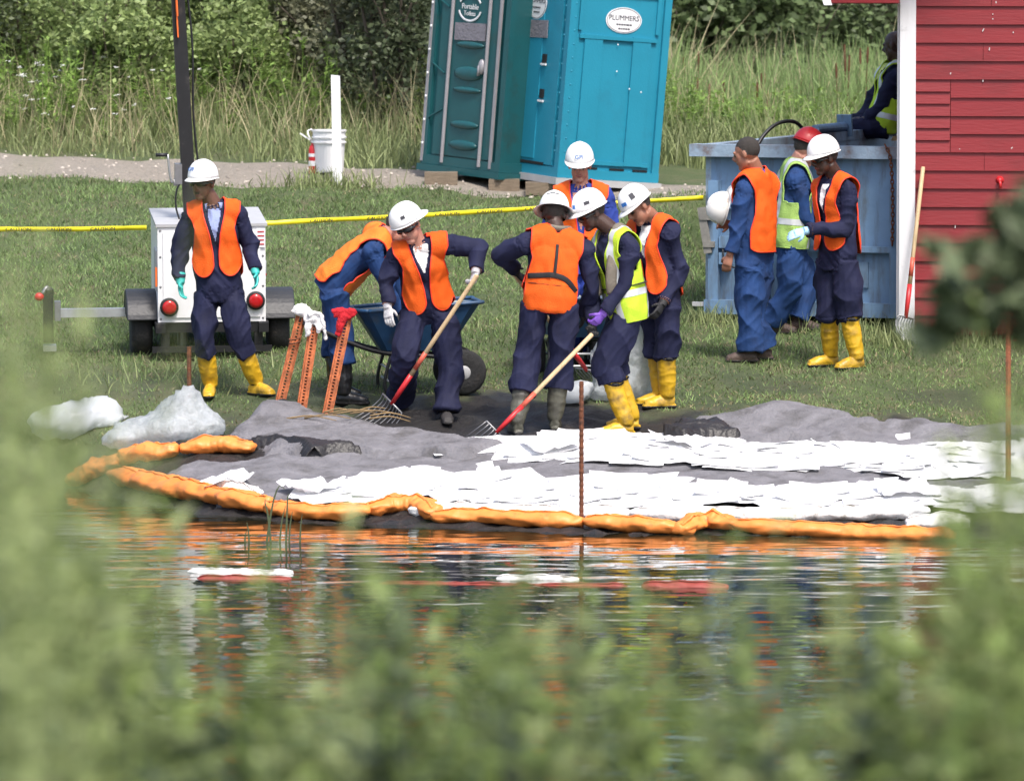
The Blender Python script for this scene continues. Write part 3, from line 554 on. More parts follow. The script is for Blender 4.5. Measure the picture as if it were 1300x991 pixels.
# ---- portable toilets
MT['ptl'] = M('teal_plastic', (.018, .235, .35), .42, .07, 2, .08, 60, dirt=(.02, .20, .30), dscale=2.5, damt=.35)
MT['pdk'] = M('dark_green_plastic', (.012, .085, .095), .38, .12, 2, .08, 60, dirt=(.02, .06, .06), dscale=3, damt=.3)
MT['tape'] = M('grey_duct_tape', (.20, .185, .21), .5, .12, 10, .5, 30)
MT['decal'] = M('white_decal', (.78, .77, .79), .5, .04, 6)
MT['alu'] = M('aluminium_trim', (.36, .34, .36), .5, .1, 8, metal=.35)
MT['dk'] = M('dark_gap', (.006, .008, .01), .9, .1)
def portable_toilet(base, yaw, tilt, body, label, teal):
    """local: front (door) faces -x, the broad side faces -y; leans with the slope"""
    R = (Matrix.Rotation(tilt, 3, 'Y') @ Matrix.Rotation(yaw, 3, 'Z')).to_euler()
    e = empty('portable_toilet', base, label, 'portable toilet', rot=R)
    W, D, H = 1.12, 1.20, 2.18                                   # depth along x, width along y
    Geo().box((0, 0, H/2), (W-.06, D-.06, H)).out('cabin', body, e)
    for sx in (-1, 1):
        for sy in (-1, 1):
            Geo().box((sx*(W/2-.035), sy*(D/2-.035), H/2), (.075, .075, H-.01)).out('corner_post', body if teal else MT['pdk'], e)
    for z, h in ((.045, .09), (H-.05, .10)): Geo().box((0, 0, z), (W+.012, D+.012, h)).out('frame_rail', body, e)
    # side panel facing the camera (-y)
    y = -D/2
    if teal:
        Geo().box((.0, y+.022, 1.37), (.86, .036, .035)).out('panel_rib', body, e)
        for x in (-.27, .27): Geo().box((x, y+.024, .77), (.20, .03, 1.25)).out('panel_rib', body, e)
        Geo().box((0, y+.026, .16), (.9, .025, .04)).out('panel_rib', body, e)
        Geo().box((.0, y+.024, 1.80), (.86, .03, .03)).out('panel_rib', body, e)
        for x in (-.43, .43): Geo().box((x, y+.024, 1.65), (.035, .03, .44)).out('panel_rib', body, e)
        for x in (-.2, .1, .36): Geo().box((x, y+.015, .105), (.16, .012, .022)).out('vent_slot', MT['dk'], e)
        for k in range(15): Geo().ell((-.50, y-.002, .25+k*.13), (.010, .006, .010), None, 8, 5).out('rivet', MT['ptl'], e)
        for k in range(4): Geo().ell((random.uniform(-.3, .3), y+.009, random.uniform(.3, 1.4)), (.008, .004, .008), None, 6, 4).out('scuff', MT['decal'], e)
        oval(e, (.05, y+.024, 1.55), (1, 0, 0), .20, .125, [('PLUMMERS', .070, .02), (None, .16, -.042), (None, .11, -.082)])
    # front with the door (-x)
    x = -W/2
    dm = body
    dr = Geo().box((x+.018, 0, 1.08), (.028, D-.30, 1.95)).out('door', dm, e)
    if teal:
        Geo().box((x+.0, .05, 1.0), (.012, .30, 1.7)).out('door_panel', dm, dr)
        for z in (1.42, .92, .33): Geo().box((x-.006, .42, z), (.014, .022, .16)).out('hinge', MT['dk'], dr)
        for z in (1.12, .78): Geo().box((x-.004, -.17, z), (.016, .07, .09)).out('latch_recess', MT['dk'], dr)
        for z in (1.065, .71): Geo().box((x-.012, -.17, z), (.016, .10, .018)).out('latch_lip', MT['decal'], dr)
        Geo().box((x-.005, .0, .11), (.012, .6, .025)).out('kick_slot', MT['dk'], dr)
        Geo().box((x-.0075, .02, 1.40), (.008, .42, .17), Rx(-.03)).out('tape_patch', MT['tape'], dr)
        oval(e, (x-.006, .06, 1.64), (0, -1, 0), .19, .15, [('PLUMMERS', .066, .03), (None, .15, -.035), (None, .10, -.08)])
        for k in range(14): Geo().ell((x-.003, -D/2+.09, .25+k*.14), (.006, .010, .010), None, 8, 5).out('rivet', MT['ptl'], e)
    else:
        for yy in (D/2-.33, -(D/2-.30)): Geo().tube([(x-.015, yy, .03), (x-.015, yy, H-.02)], .018, 8).out('door_rail', MT['alu'], e)
        Geo().box((x-.006, -(D/2-.14), H/2), (.02, .03, H-.05)).out('edge_trim', MT['alu'], e)
        Geo().box((x-.006, D/2-.012, H/2), (.02, .03, H-.05)).out('edge_trim', MT['alu'], e)
        for k in range(9): Geo().ell((x-.02, D/2-.02, .2+k*.23), (.010, .014, .014), None, 8, 5).out('rivet', MT['decal'], e)
        for z, a in ((1.20, .035), (.92, .07), (.76, .03), (.42, .04), (.22, .05)):
            Geo().ell((x-.0, -.02, z), (.026, .22, a)).out('door_bulge', dm, dr, True)
        Geo().ell((x-.012, .05-.28, 1.0), (.03, .045, .075)).box((x-.03, -.21, .96), (.02, .02, .1)).out('handle', MT['alu'], dr, True)
        Geo().box((x-.004, -.01, 1.33), (.010, .47, .17), Rx(-.03)).out('tape_patch', MT['tape'], dr)
        for z0, z1 in ((1.65, 1.55), (1.0, .9), (1.98, 2.06), (.45, .55)): Geo().bar((x-.0, D/2-.05, z0), (x-.0, D/2-.26, z1), .016, .012).out('panel_crease', dm, e)
        ring = Geo(); c = np.array([x-.006, .02, 1.56])
        for a0, a1 in ((25, 80), (100, 155), (195, 345)):
            pts = [c+np.array([0, -.17*math.cos(math.radians(a)), .125*math.sin(math.radians(a))]) for a in np.linspace(a0, a1, 16)]; ring.tube(pts, [(.004, .011)]*16, 6)
        ring.out('decal_ring', MT['decal'], e)
        lettering("Jenny's Johns", .062, c+np.array([0, 0, .135]), (0, -1, 0), (0, 0, 1), MT['decal'], e); lettering('Portable', .075, c+np.array([0, 0, .012]), (0, -1, 0), (0, 0, 1), MT['decal'], e); lettering('Toilets', .065, c-np.array([0, 0, .055]), (0, -1, 0), (0, 0, 1), MT['decal'], e)
    Geo().prism([(-W/2-.02, H), (W/2+.02, H), (W/2-.1, H+.16), (-W/2+.1, H+.16)], -D/2-.02, D/2+.02).out('roof', body if not teal else M('pale_roof_plastic', (.6, .62, .6), .5, .05), e)
    Geo().tube([(W/2-.2, D/2-.2, H), (W/2-.2, D/2-.2, H+.4)], .04, 10).out('vent_pipe', MT['plast'], e)
    Geo().box((0, 0, -.035), (W+.06, D+.06, .065)).out('skid', MT['greypaint'] if teal else MT['pdk'], e)
    return e
def oval(e, c, right, a, b_, lines):
    right = np.asarray(right, float); up = np.array([0, 0, 1.]); nn = np.cross(right, up); c = np.asarray(c, float)
    ring = [c+nn*.001+right*a*math.cos(t)+up*b_*math.sin(t) for t in np.linspace(0, 2*math.pi, 40, endpoint=False)]; rb = [p-nn*.004 for p in ring]
    o = mk('decal', ring+rb, [tuple(range(40))]+[(k, k+40, (k+1) % 40+40, (k+1) % 40) for k in range(40)], MT['decal'], e)
    for tx, sz, dz in lines:
        if tx is None:                                             # fine print too small to read in the photo
            k_ = -sz/2
            while k_ < sz/2: w_ = random.uniform(.012, .03); Geo().bar(c+nn*.003+up*dz+right*k_, c+nn*.003+up*dz+right*(k_+w_), .014, .002, up=nn).out('print_line', MT['ink'], o); k_ += w_+.008
            continue
        lettering(tx, sz, c+nn*.0025+up*dz, right, up, MT['ink'], o)
    r2 = [c+nn*.003+right*a*.93*math.cos(t)+up*b_*.92*math.sin(t) for t in np.linspace(0, 2*math.pi, 41)]; Geo().tube(r2, .0018, 5).out('decal_ring', MT['ink'], o)
tb = G0(715, 247); tb = np.array([tb[0]+.14, tb[1]+.62, float(gz(tb[0], tb[1]+.6))+.10])
gb = G0(592, 240); gb = np.array([gb[0]+.36, gb[1]+.80, float(gz(gb[0], gb[1]+.5))+.10])
portable_toilet(tb, math.radians(29), math.radians(4.6), MT['ptl'], 'teal plastic portable toilet with white oval company decals, leaning with the slope', True)
portable_toilet(gb, math.radians(40), math.radians(4.4), MT['pdk'], 'dark green portable toilet with aluminium door rails beside the teal one', False)
mwd = M('weathered_timber', (.20, .155, .11), .9, .3, 8, .6, 30, stretch=(1, 6, 6))
for (x, y, dx, lab) in [(560, 233, .32, 'short timber block under the outer end of the green toilet'), (640, 241, .30, 'short timber block between the two toilets'), (700, 246, .5, 'long timber skid under the teal toilet')]:
    p = G0(x, y); o = Geo().box((0, 0, .05), (dx, .30, .12)).out('timber_block', mwd, None); o.location = p; tag(o, lab, 'timber')
# ---- white post, bucket, extinguisher
pb = G0(429, 234)
o = Geo().prism([(-.045, -.1), (.045, -.1), (.022, 1.05), (-.065, 1.06)], -.045, .045).out('white_post', MT['white'], None); o.location = pb; tag(o, 'plain white wooden post standing in front of the white bucket', 'post')
kb = G0(417, 226); kb[1] += .25; kb[2] = float(gz(kb[0], kb[1]))+.02
bk_ = empty('plastic_bucket', kb, 'white plastic bucket on the gravel behind the white post', 'bucket')
Geo().lathe([(.135, 0), (.14, .01), (.155, .28), (.17, .285), (.17, .30), (.158, .305), (.158, .33), (.172, .335), (.172, .35), (.16, .352), (.162, .395), (.172, .40), (.172, .415), (.15, .415), (.13, .05)], 30).out('pail', MT['white'], bk_, False)
Geo().tube(catmull([(-.165, 0, .31), (-.19, -.06, .34), (-.21, -.02, .40), (-.17, .02, .42)], 12), .008, 6).out('bail_handle', MT['white'], bk_, True)
xb = G0(397, 227); xb[1] += .2; xb[2] = float(gz(xb[0], xb[1]))+.015
ex = empty('fire_extinguisher', xb, 'small red fire extinguisher beside the white bucket', 'extinguisher')
Geo().lathe([(.042, 0), (.046, .01), (.046, .24), (.035, .275), (.018, .29), (.018, .31)], 18).out('cylinder', MT['redp'], ex, True)
Geo().lathe([(.047, .08), (.0475, .085), (.0475, .125), (.047, .13)], 18).out('label_band', MT['decal'], ex); Geo().lathe([(.047, .17), (.0475, .172), (.0475, .2), (.047, .202)], 18).out('label_band', MT['decal'], ex)
Geo().box((.0, 0, .325), (.05, .025, .03)).bar((-.03, 0, .335), (-.13, 0, .40), .022, .014).out('valve_lever', MT['white'], ex)
# ---- light-tower trailer
trb = G0(262, 462); trb = np.array([trb[0], trb[1]+.15, float(gz(trb[0], trb[1]+.15))]); TS = FPX/trb[1]
tr = empty('light_tower_trailer', trb, 'white box trailer with black fenders and a tall black mast on the lawn', 'trailer', rot=(Matrix.Rotation(math.radians(4), 3, 'X') @ Matrix.Rotation(math.radians(6), 3, 'Z')).to_euler())
def tx_(x): return (x-262)/TS
def tz_(y): return (462-y)/TS
bw = (337-200)/TS; bc = tx_(268.5); z0_, z1_ = tz_(412), tz_(290); DL = 1.15
Geo().box((bc, DL/2, (z0_+z1_)/2), (bw, DL, z1_-z0_)).out('cabinet', MT['white'], tr)
Geo().box((bc, DL/2, z1_+.012), (bw+.03, DL+.03, .024)).out('cabinet_lid', MT['greypaint'], tr)
Geo().box((bc, -.006, (z0_+z1_)/2), (bw-.09, .012, z1_-z0_-.08)).out('rear_panel', MT['white'], tr)
for sx in (-1, 1):
    for z in (z0_+.03, z0_+.3, z1_-.25, z1_-.03): Geo().ell((bc+sx*(bw/2-.022), -.002, z), (.010, .006, .010), None, 8, 5).out('bolt', MT['steel'], tr)
Geo().box((bc-bw/2-.006, .25, z0_+.42), (.012, .30, .34)).out('louvre_panel', MT['greypaint'], tr)
Geo().box((bc-bw/2-.012, .03, z0_+.38), (.016, .035, .16)).out('side_marker', MT['orangep'], tr)
for x, y in ((214, 392), (324, 385)):
    l = empty_part = Geo().lathe([(.078, 0), (.078, .03), (.062, .036)], 26, (tx_(x), -.01, tz_(y)), Rx(math.pi/2)).out('tail_light', MT['black'], tr)
    Geo().lathe([(.060, .034), (.056, .046), (.03, .052), (.004, .053)], 26, (tx_(x), -.012, tz_(y)), Rx(math.pi/2)).out('lens', MT['redlens'], l, True)
st = Geo().box((tx_(331), -.014, tz_(305)), (.075, .004, .16)).out('data_plate', MT['decal'], tr)
for k in range(4): Geo().box((tx_(331), -.018, tz_(297)-k*.035), (.055, .003, .010)).out('print_line', MT['redp'], st)
Geo().box((tx_(287), -.014, tz_(398)), (.10, .004, .06)).out('warning_sticker', MT['redp'], tr)
Geo().box((bc, .06, z0_-.045), (bw+.05, .10, .085)).box((bc-bw/2+.02, .6, z0_-.045), (.08, 1.3, .08)).box((bc+bw/2-.02, .6, z0_-.045), (.08, 1.3, .08)).out('chassis', MT['black'], tr)
for sx in (-1, 1):
    Geo().box((bc+sx*(bw/2-.06), .05, z0_-.17), (.07, .07, .22)).out('stand_leg', MT['black'], tr)
Geo().bar((bc-bw/2-.05, .02, z0_-.23), (bc+bw/2+.05, .02, z0_-.23), .05).out('bumper_bar', MT['black'], tr)
Geo().tube([(bc-.22, .5, z0_-.08), (bc-.22, .5, .0)], .045, 12).out('jack_leg', MT['galv'], tr)
Geo().tube([(bc-bw/2-.2, .42, .27), (bc+bw/2+.2, .42, .27)], .03, 8).out('axle', MT['black'], tr)
for sx in (-1, 1):
    wx_ = bc+sx*(bw/2+.125); ty = Geo().lathe([(.15, -.085), (.21, -.09), (.245, -.075), (.26, -.04), (.26, .04), (.245, .075), (.21, .09), (.15, .085)], 30, (wx_, .42, .25), Ry(math.pi/2)).out('wheel', MT['rubber'], tr, True)
    Geo().lathe([(.05, -.06), (.15, -.075), (.15, .075), (.05, .06)], 20, (wx_, .42, .25), Ry(math.pi/2)).out('rim', MT['greypaint'], ty, True)
    fp = [(.31*math.cos(a)*1.1, .25+.31*math.sin(a)) for a in np.linspace(.28, math.pi-.28, 18)]; fi = [(.288*math.cos(a)*1.1, .25+.288*math.sin(a)) for a in np.linspace(math.pi-.28, .28, 18)]
    g = Geo().prism([(x, z) for x, z in fp+fi], -.13, .13, Rz(math.pi/2), (wx_, .42, 0)); 
    g.prism([(x, z) for x, z in fp]+[(-.36, .25)], .12, .128, Rz(math.pi/2), (wx_ - (.25 if sx > 0 else 0), .42, 0)) if False else None
    fo = g.out('fender', MT['plast'], tr); bv = fo.modifiers.new('b', 'BEVEL'); bv.width = .035; bv.segments = 3; bv.limit_method = 'ANGLE'; bv.angle_limit = 1.2
# outrigger beam with its screw jack
Geo().bar((tx_(72), .5, tz_(408)), (bc-bw/2, .5, tz_(408)), .07).out('outrigger_beam', MT['galv'], tr)
Geo().box((tx_(75), .5, tz_(405)), (.05, .11, .16)).out('outrigger_clamp', MT['steel'], tr)
jx = tx_(63); jg = float(gz(trb[0]+jx, trb[1]+.5))-trb[2]
jk = Geo().box((jx, .5, (tz_(385)+jg)/2+.04), (.085, .085, tz_(385)-jg-.06)).lathe([(.05, 0), (.05, .05), (.03, .07)], 14, (jx, .5, tz_(385))).out('outrigger_jack', MT['black'], tr)
Geo().tube(catmull([(jx, .5, tz_(380)), (jx-.01, .48, tz_(374)), (jx-.05, .46, tz_(383))], 8), .016, 8).out('crank', MT['steel'], jk, True); Geo().ell((jx-.075, .455, tz_(386)), (.04, .03, .035)).out('crank_knob', MT['redp'], jk, True)
Geo().box((jx+.01, .5, jg+.02), (.11, .11, .05)).out('foot_pad', MT['galv'], jk)
# mast: leans slightly to the left
ma = np.array([tx_(243)+.02, DL*.35, tz_(300)]); mb = ma+np.array([-.050*5.0, 0, 5.0]); md_ = nrm(mb-ma)
ms = Geo().bar(ma-md_*.75, ma+md_*3.2, .11, .11).out('mast', MT['black'], tr)
Geo().bar(ma+md_*3.15, mb, .10, .10).out('mast_section', MT['galv'], ms)
p0 = ma+md_*1.62; Geo().bar(p0+np.array([-.02, -.075, 0]), p0+md_*1.2+np.array([-.02, -.075, 0]), .035, .012).out('stripe', MT['orangep'], ms); Geo().bar(ma+md_*1.80+np.array([-.015, -.078, 0]), ma+md_*2.8+np.array([-.015, -.078, 0]), .06, .012).out('stripe', MT['orangep'], ms)
Geo().tube(catmull([ma+np.array([.085, -.03, 0])+md_*t_ + np.array([.012*math.sin(t_*5), 0, 0]) for t_ in np.linspace(.1, 3, 14)], 50), .009, 6).out('cable', MT['black'], ms, True)
Geo().tube(catmull([ma+np.array(v) for v in [(-.07, -.05, .42), (-.12, -.06, .34), (-.13, -.06, .2), (-.09, -.06, .05)]], 16), .008, 6).out('cable', MT['black'], ms, True)
wn = ma+md_*.42+np.array([-.085, -.02, 0])
Geo().box(wn+np.array([0, 0, .05]), (.06, .1, .17)).lathe([(.03, 0), (.03, .04)], 12, wn+np.array([-.04, -.02, -.02]), Ry(math.pi/2)).out('winch', MT['steel'], ms)
ck = Geo().tube(catmull([wn+np.array([-.05, -.03, -.02]), wn+np.array([-.07, -.05, .03]), wn+np.array([-.09, -.06, .22])], 10), .010, 8).out('winch_crank', MT['galv'], ms, True)
Geo().tube([wn+np.array([-.09, -.06, .215]), wn+np.array([-.19, -.06, .215])], .016, 10).out('grip', MT['black'], ck, True)
wbot = np.array([tx_(336), .30, .665]); e = empty('water_bottle', trb+Rz(math.radians(6)) @ wbot, 'clear water bottle with orange cap on the trailer fender', 'bottle')
Geo().lathe([(.028, 0), (.032, .01), (.031, .10), (.032, .15), (.013, .19), (.013, .20)], 16).out('bottle_body', M('cloudy_plastic', (.6, .63, .65), .15, .05, trans=.5), e, True); Geo().lathe([(.016, .2), (.016, .235), (.012, .24)], 14).out('bottle_cap', MT['orangep'], e); Geo().lathe([(.033, .03), (.0335, .032), (.0335, .045), (.033, .047)], 16).out('label_band', MT['redp'], e)
# ---- caution tape: tied off at the trailer and carried on to the container
MT['ytape'] = M('yellow_barrier_tape', (.78, .66, .02), .4, .1, 6, .3, 12)
def barrier(pts, label, words, sag=.0):
    L_ = catmull(pts, 90); V = []; F = []; H_ = .042
    for i, p in enumerate(L_):
        tw = .35*math.sin(i*.21)+.15*math.sin(i*.53); u = np.array([0, .35*math.sin(tw), math.cos(tw)]); V += [p-u*H_/2, p+u*H_/2]
    F = [(2*i, 2*i+2, 2*i+3, 2*i+1) for i in range(len(L_)-1)]
    e = empty('barrier_tape', L_[0], label, 'tape', 'yellow barrier tape across the lawn'); V = [v-L_[0] for v in V]
    o = mk('ribbon', V, F, MT['ytape'], e, True); s = o.modifiers.new('s', 'SOLIDIFY'); s.thickness = .001
    tot = np.concatenate([[0], np.cumsum(np.linalg.norm(np.diff(L_, axis=0), axis=1))])
    for w_ in words:
        c = np.array([np.interp(w_*tot[-1], tot, L_[:, j]) for j in range(3)]); d = np.array([np.interp(w_*tot[-1]+.1, tot, L_[:, j]) for j in range(3)])
        lettering('CAUTION', .042, c-L_[0]+np.array([0, -.018, -.003]), d-c, (0, 0, 1), MT['ink'], e, squash=1.45)
    return e
barrier([P(-60, 292, 54.0), P(0, 291, 54.0), P(90, 291, 53.6), P(186, 289, trb[1]+.55)], 'yellow barrier tape running from the trailer to the open lawn', [.30, .52, .76])
barrier([P(331, 284, trb[1]+.45), P(400, 280, 53.2), P(490, 276, 53.9), P(590, 270, 54.5), P(690, 264, 55.0), P(780, 258, 55.3), P(893, 251, 55.6)], 'yellow barrier tape running from the trailer behind the workers to the container', [.12, .28, .45, .55, .66, .80])
# ---- long-handled forks and rakes
MT['hplate'] = M('handle_label', (.55, .1, .06), .5, .2, 40)
def fork(top, low, tip_dir, label, tines=7, spread=.22, tl=.26):
    top = np.asarray(top, float); low = np.asarray(low, float); d = nrm(low-top); Ln = np.linalg.norm(low-top); base = low
    e = empty('garden_fork', low, label, 'garden fork', 'long-handled forks with red ferrules')
    f = lambda s: top+d*s-base
    Geo().tube([f(0), f(.01), f(Ln*.5), f(Ln-.28)], [.014, .018, .018, .019], 12).out('handle', MT['wood'], e, True)
    Geo().tube([f(Ln*.60), f(Ln*.60+.16)], .0195, 12).out('handle_label', MT['hplate'], e, True)
    Geo().tube([f(Ln-.29), f(Ln-.14), f(Ln)], [.021, .021, .016], 12).out('ferrule', MT['redp'], e, True)
    td = nrm(tip_dir); sd = nrm(np.cross(td, d)) if np.linalg.norm(np.cross(td, d)) > .1 else np.array([1., 0, 0])
    g = Geo(); p0 = f(Ln-.01)
    g.tube([p0-sd*spread/2, p0+sd*spread/2], .008, 6)
    for k in range(tines):
        s_ = sd*(k/(tines-1)-.5)*spread
        g.tube(catmull([p0+s_, p0+s_*1.05+d*tl*.25-td*.02, p0+s_*1.12+d*tl*.55+td*tl*.12, p0+s_*1.15+d*tl*.72+td*tl*.45], 8), np.linspace(.0055, .0025, 8), 5)
    g.out('tines', MT['steel'], e, True); return e
# fork leaning on the barn corner
fork(P(1172, 212, bb[1]-.07), P(1150, 404, bb[1]-.32), (.6, -.6, -.1), 'wooden fork with red ferrule leaning against the barn corner', 7, .2, .26)
MT['ruststk'] = M('rust_brown_stake', (.30, .095, .04), .8, .35, 12, .4, 50, dirt=(.10, .045, .025), dscale=6, damt=.6, dstretch=(1, 1, .6))
# ---- rusty stakes
def rod(name, top, bot, r, label, mat='rust', bumps=True):
    top = np.asarray(top, float); bot = np.asarray(bot, float); n = int(np.linalg.norm(top-bot)/.02); pts = np.linspace(bot-nrm(top-bot)*.15, top, n)-bot
    o = Geo().tube(pts, [r*(1.18 if (k % 2 and bumps) else 1) for k in range(n)], 7).out(name, MT[mat], None, False); o.location = bot; return tag(o, label, 'stake')
p = G0(240, 505); rod('rebar_stake', P(240, 440, p[1]), p, .017, 'short rusty rod stuck through the big clear plastic bag')
yb = 46.15; q_ = P(738, 662, yb); rod('rebar_stake', P(738, 484, yb), q_-np.array([0, 0, .15]), .016, 'slim rusty rod standing among the white pads at the water')
yb = 47.2; q_ = P(1280, 628, yb); rod('rebar_stake', P(1280, 398, yb), q_-np.array([0, 0, .1]), .021, 'tall orange-rust post at the barn end of the pads', 'ruststk', False)
def perforated_post(top, bot, label, two=True):
    top = np.asarray(top, float); bot = np.asarray(bot, float); e = empty('perforated_post', bot, label, 'sign post', 'leaning perforated posts'); d = nrm(top-bot); L_ = np.linalg.norm(top-bot)
    g = Geo(); sx = nrm(np.cross(d, (0, 1, 0))); b0 = -d*.12
    for s in (-1, 1):
        g.bar(b0+sx*s*.018, d*L_+sx*s*.018, .013, .016); g.bar(b0+sx*s*.026+np.array([0, .014, 0]), d*L_+sx*s*.026+np.array([0, .014, 0]), .009, .03)
    n = int(L_/.026)
    for k in range(n): g.bar(d*(k*.026)-sx*.018, d*(k*.026)+sx*.018, .011, .008, up=(0, 1, 0))
    g.out('channel', MT['rustor'], e); Geo().bar(np.array([0, .024, 0]), d*L_+np.array([0, .024, 0]), .03, .004).out('back_web', MT['rust'], e)
    return e
SP_ = [((382, 402), (353, 522)), ((399, 410), (381, 531)), ((440, 404), (414, 533))]
sg = [G0(*b_) for _, b_ in SP_]; stops = [P(t_[0], t_[1], g_[1]+.05) for (t_, _), g_ in zip(SP_, sg)]
for tp, g_, lab in zip(stops, sg, ['leaning rusty orange perforated post bound with wire, topped by a white glove', 'leaning rusty brown perforated post topped by a white glove', 'leaning orange perforated post topped by a red rag']): perforated_post(tp, g_, lab)
def rag(center, lobes, mat, name, label, cat):
    gg = Geo(); c = np.asarray(center, float)
    for pts, r0, r1 in lobes: pp = catmull([c+np.array(p) for p in pts], 8); gg.tube(pp, [(r0+(r1-r0)*k/7, (r0+(r1-r0)*k/7)*.6) for k in range(8)], 10)
    gg.ell(c, (.045, .04, .035)); v, q = remesh(gg.V, gg.F, .008, 2); nn = vnormals(v, q)
    dsp = np.array([noise.fractal(Vector(x_)*26, 1, 2, 3) for x_ in v]); v = v+nn*(.010*dsp)[:, None]
    o = fastmesh(name, v-c, q, MT[mat], None, True); o.location = c; return tag(o, label, cat)
rag(stops[0]+np.array([.01, -.02, .03]), [([(-.05, 0, .02), (0, 0, .05), (.06, -.01, .0), (.075, -.01, -.10), (.085, 0, -.25)], .04, .022), ([(-.07, 0, .0), (-.03, 0, .045), (.04, 0, .05)], .03, .03), ([(.02, 0, .02), (.04, -.03, -.05), (.05, -.03, -.12)], .03, .02)], 'wrag', 'work_glove', 'limp white cotton glove over the wire-bound post', 'glove')
rag(stops[1]+np.array([.005, -.02, .03]), [([(-.05, 0, .03), (0, 0, .05), (.05, -.01, .03), (.075, -.01, -.06), (.09, 0, -.17)], .04, .018), ([(-.03, 0, .02), (-.055, -.01, -.05), (-.06, 0, -.14)], .04, .02), ([(.0, 0, .02), (.03, -.02, -.06), (.03, -.02, -.11)], .035, .02)], 'wrag', 'work_glove', 'limp white cotton glove over the middle brown post', 'glove')
rag(stops[2]+np.array([-.02, -.02, .02]), [([(.04, 0, .0), (.0, 0, .03), (-.05, -.01, .03), (-.09, -.01, .02)], .045, .035), ([(.02, 0, .0), (.06, 0, .03), (.09, 0, .0)], .045, .03), ([(.0, 0, .0), (-.03, -.02, -.07), (-.05, -.01, -.16)], .045, .026)], 'redrag', 'red_rag', 'bright red rag knotted over the top of the orange post', 'rag')
for k in range(2): 
    c = stops[0]+(sg[0]-stops[0])*.27+np.array([0, -.0, .03*k]); pts = [c+np.array([.045*math.cos(a), .04*math.sin(a), .012*math.sin(a+1)]) for a in np.linspace(0, 2*math.pi, 14)]
    o = Geo().tube(pts, .006, 6).out('wire_tie', MT['rust'], None, True); tag(o, 'brown wire loop bound round the leaning post', 'wire', 'wire loops round the post')
o = Geo().tube(catmull([sg[0]+np.array([-.05, -.05, .05]), sg[0]+np.array([.05, -.08, .09]), sg[0]+np.array([.14, -.06, .02]), sg[0]+np.array([.2, -.03, .06]), sg[1]+np.array([.05, -.06, .03]), sg[1]+np.array([.15, -.05, .01])], 40), .014, 8).out('black_rope', MT['strap'], None, True); tag(o, 'black rope tangled round the feet of the leaning posts', 'rope')
# ---- wheelbarrows
MT['tray'] = M('blue_wheelbarrow_tray', (.018, .065, .15), .45, .2, 5, .2, dirt=(.05, .055, .05), dscale=4, damt=.35)
MT['trayin'] = M('pale_tray_lining', (.25, .28, .28), .5, .15, 5)
def wheelbarrow(base, yaw, label):
    e = empty('wheelbarrow', base, label, 'wheelbarrow', 'blue wheelbarrows', yaw)
    rim = [(-.42, -.33), (.42, -.33), (.50, -.2), (.50, .2), (.42, .33), (-.42, .33), (-.50, .2), (-.50, -.2)]; n = 8
    V = [(x, y, .68+(.06 if x > 0 else 0)) for x, y in rim]+[(x*.55-.02, y*.62, .36) for x, y in rim]+[(x*.94, y*.93, .675+(.06 if x > 0 else 0)) for x, y in rim]+[(x*.52-.02, y*.56, .38) for x, y in rim]
    F = [(k, (k+1) % n, n+(k+1) % n, n+k) for k in range(n)]+[tuple(range(2*n-1, n-1, -1))]+[(k, 2*n+k, 2*n+(k+1) % n, (k+1) % n) for k in range(n)]
    F2 = [(2*n+k, 3*n+k, 3*n+(k+1) % n, 2*n+(k+1) % n) for k in range(n)]+[tuple(range(3*n, 4*n))]
    tr_ = mk('tray', V, F, MT['tray'], e); mk('lining', V, F2, MT['trayin'], tr_)
    Geo().tube(catmull([np.array([x, y, .69+(.06 if x > 0 else 0)]) for x, y in rim+[rim[0]]], 40), .016, 8).out('rolled_rim', MT['tray'], tr_, True)
    for s in (-1, 1):
        Geo().tube(catmull([(.36, s*.10, .16), (.2, s*.18, .30), (-.35, s*.26, .36), (-.95, s*.30, .60)], 20), .018, 8).out('handle', MT['black'], e, True)
        Geo().tube(catmull([(-.22, s*.24, .36), (-.28, s*.25, .12), (-.24, s*.25, .0), (-.1, s*.24, .02)], 14), .014, 8).out('leg', MT['black'], e, True)
        wy_ = s*.24; wh = Geo().lathe([(.09, -.045), (.16, -.05), (.185, -.025), (.185, .025), (.16, .05), (.09, .045)], 24, (.36, wy_, .185), Rx(math.pi/2)).out('wheel', MT['rubber'], e, True); Geo().lathe([(.02, -.05), (.09, -.04), (.09, .04), (.02, .05)], 16, (.36, wy_, .185), Rx(math.pi/2)).out('rim', MT['greypaint'], wh, True)
    Geo().tube([(.36, -.28, .185), (.36, .28, .185)], .011, 8).out('axle', MT['galv'], e, True)
    for z in (.12, .22): Geo().tube([(-.25, -.25, z), (-.25, .25, z)], .010, 8).out('cross_brace', MT['galv'], e, True)
    return e
wb = G0(527, 506); wb[1] += .22; wb[2] = float(gz(wb[0], wb[1])); wheelbarrow(wb, math.radians(8), 'blue wheelbarrow between the bent-over worker and the worker with the fork')
wb = G0(728, 500); wb[1] += .55; wb[2] = float(gz(wb[0], wb[1])); wheelbarrow(wb, math.radians(100), 'blue wheelbarrow hidden behind the back-turned worker with the life vest')
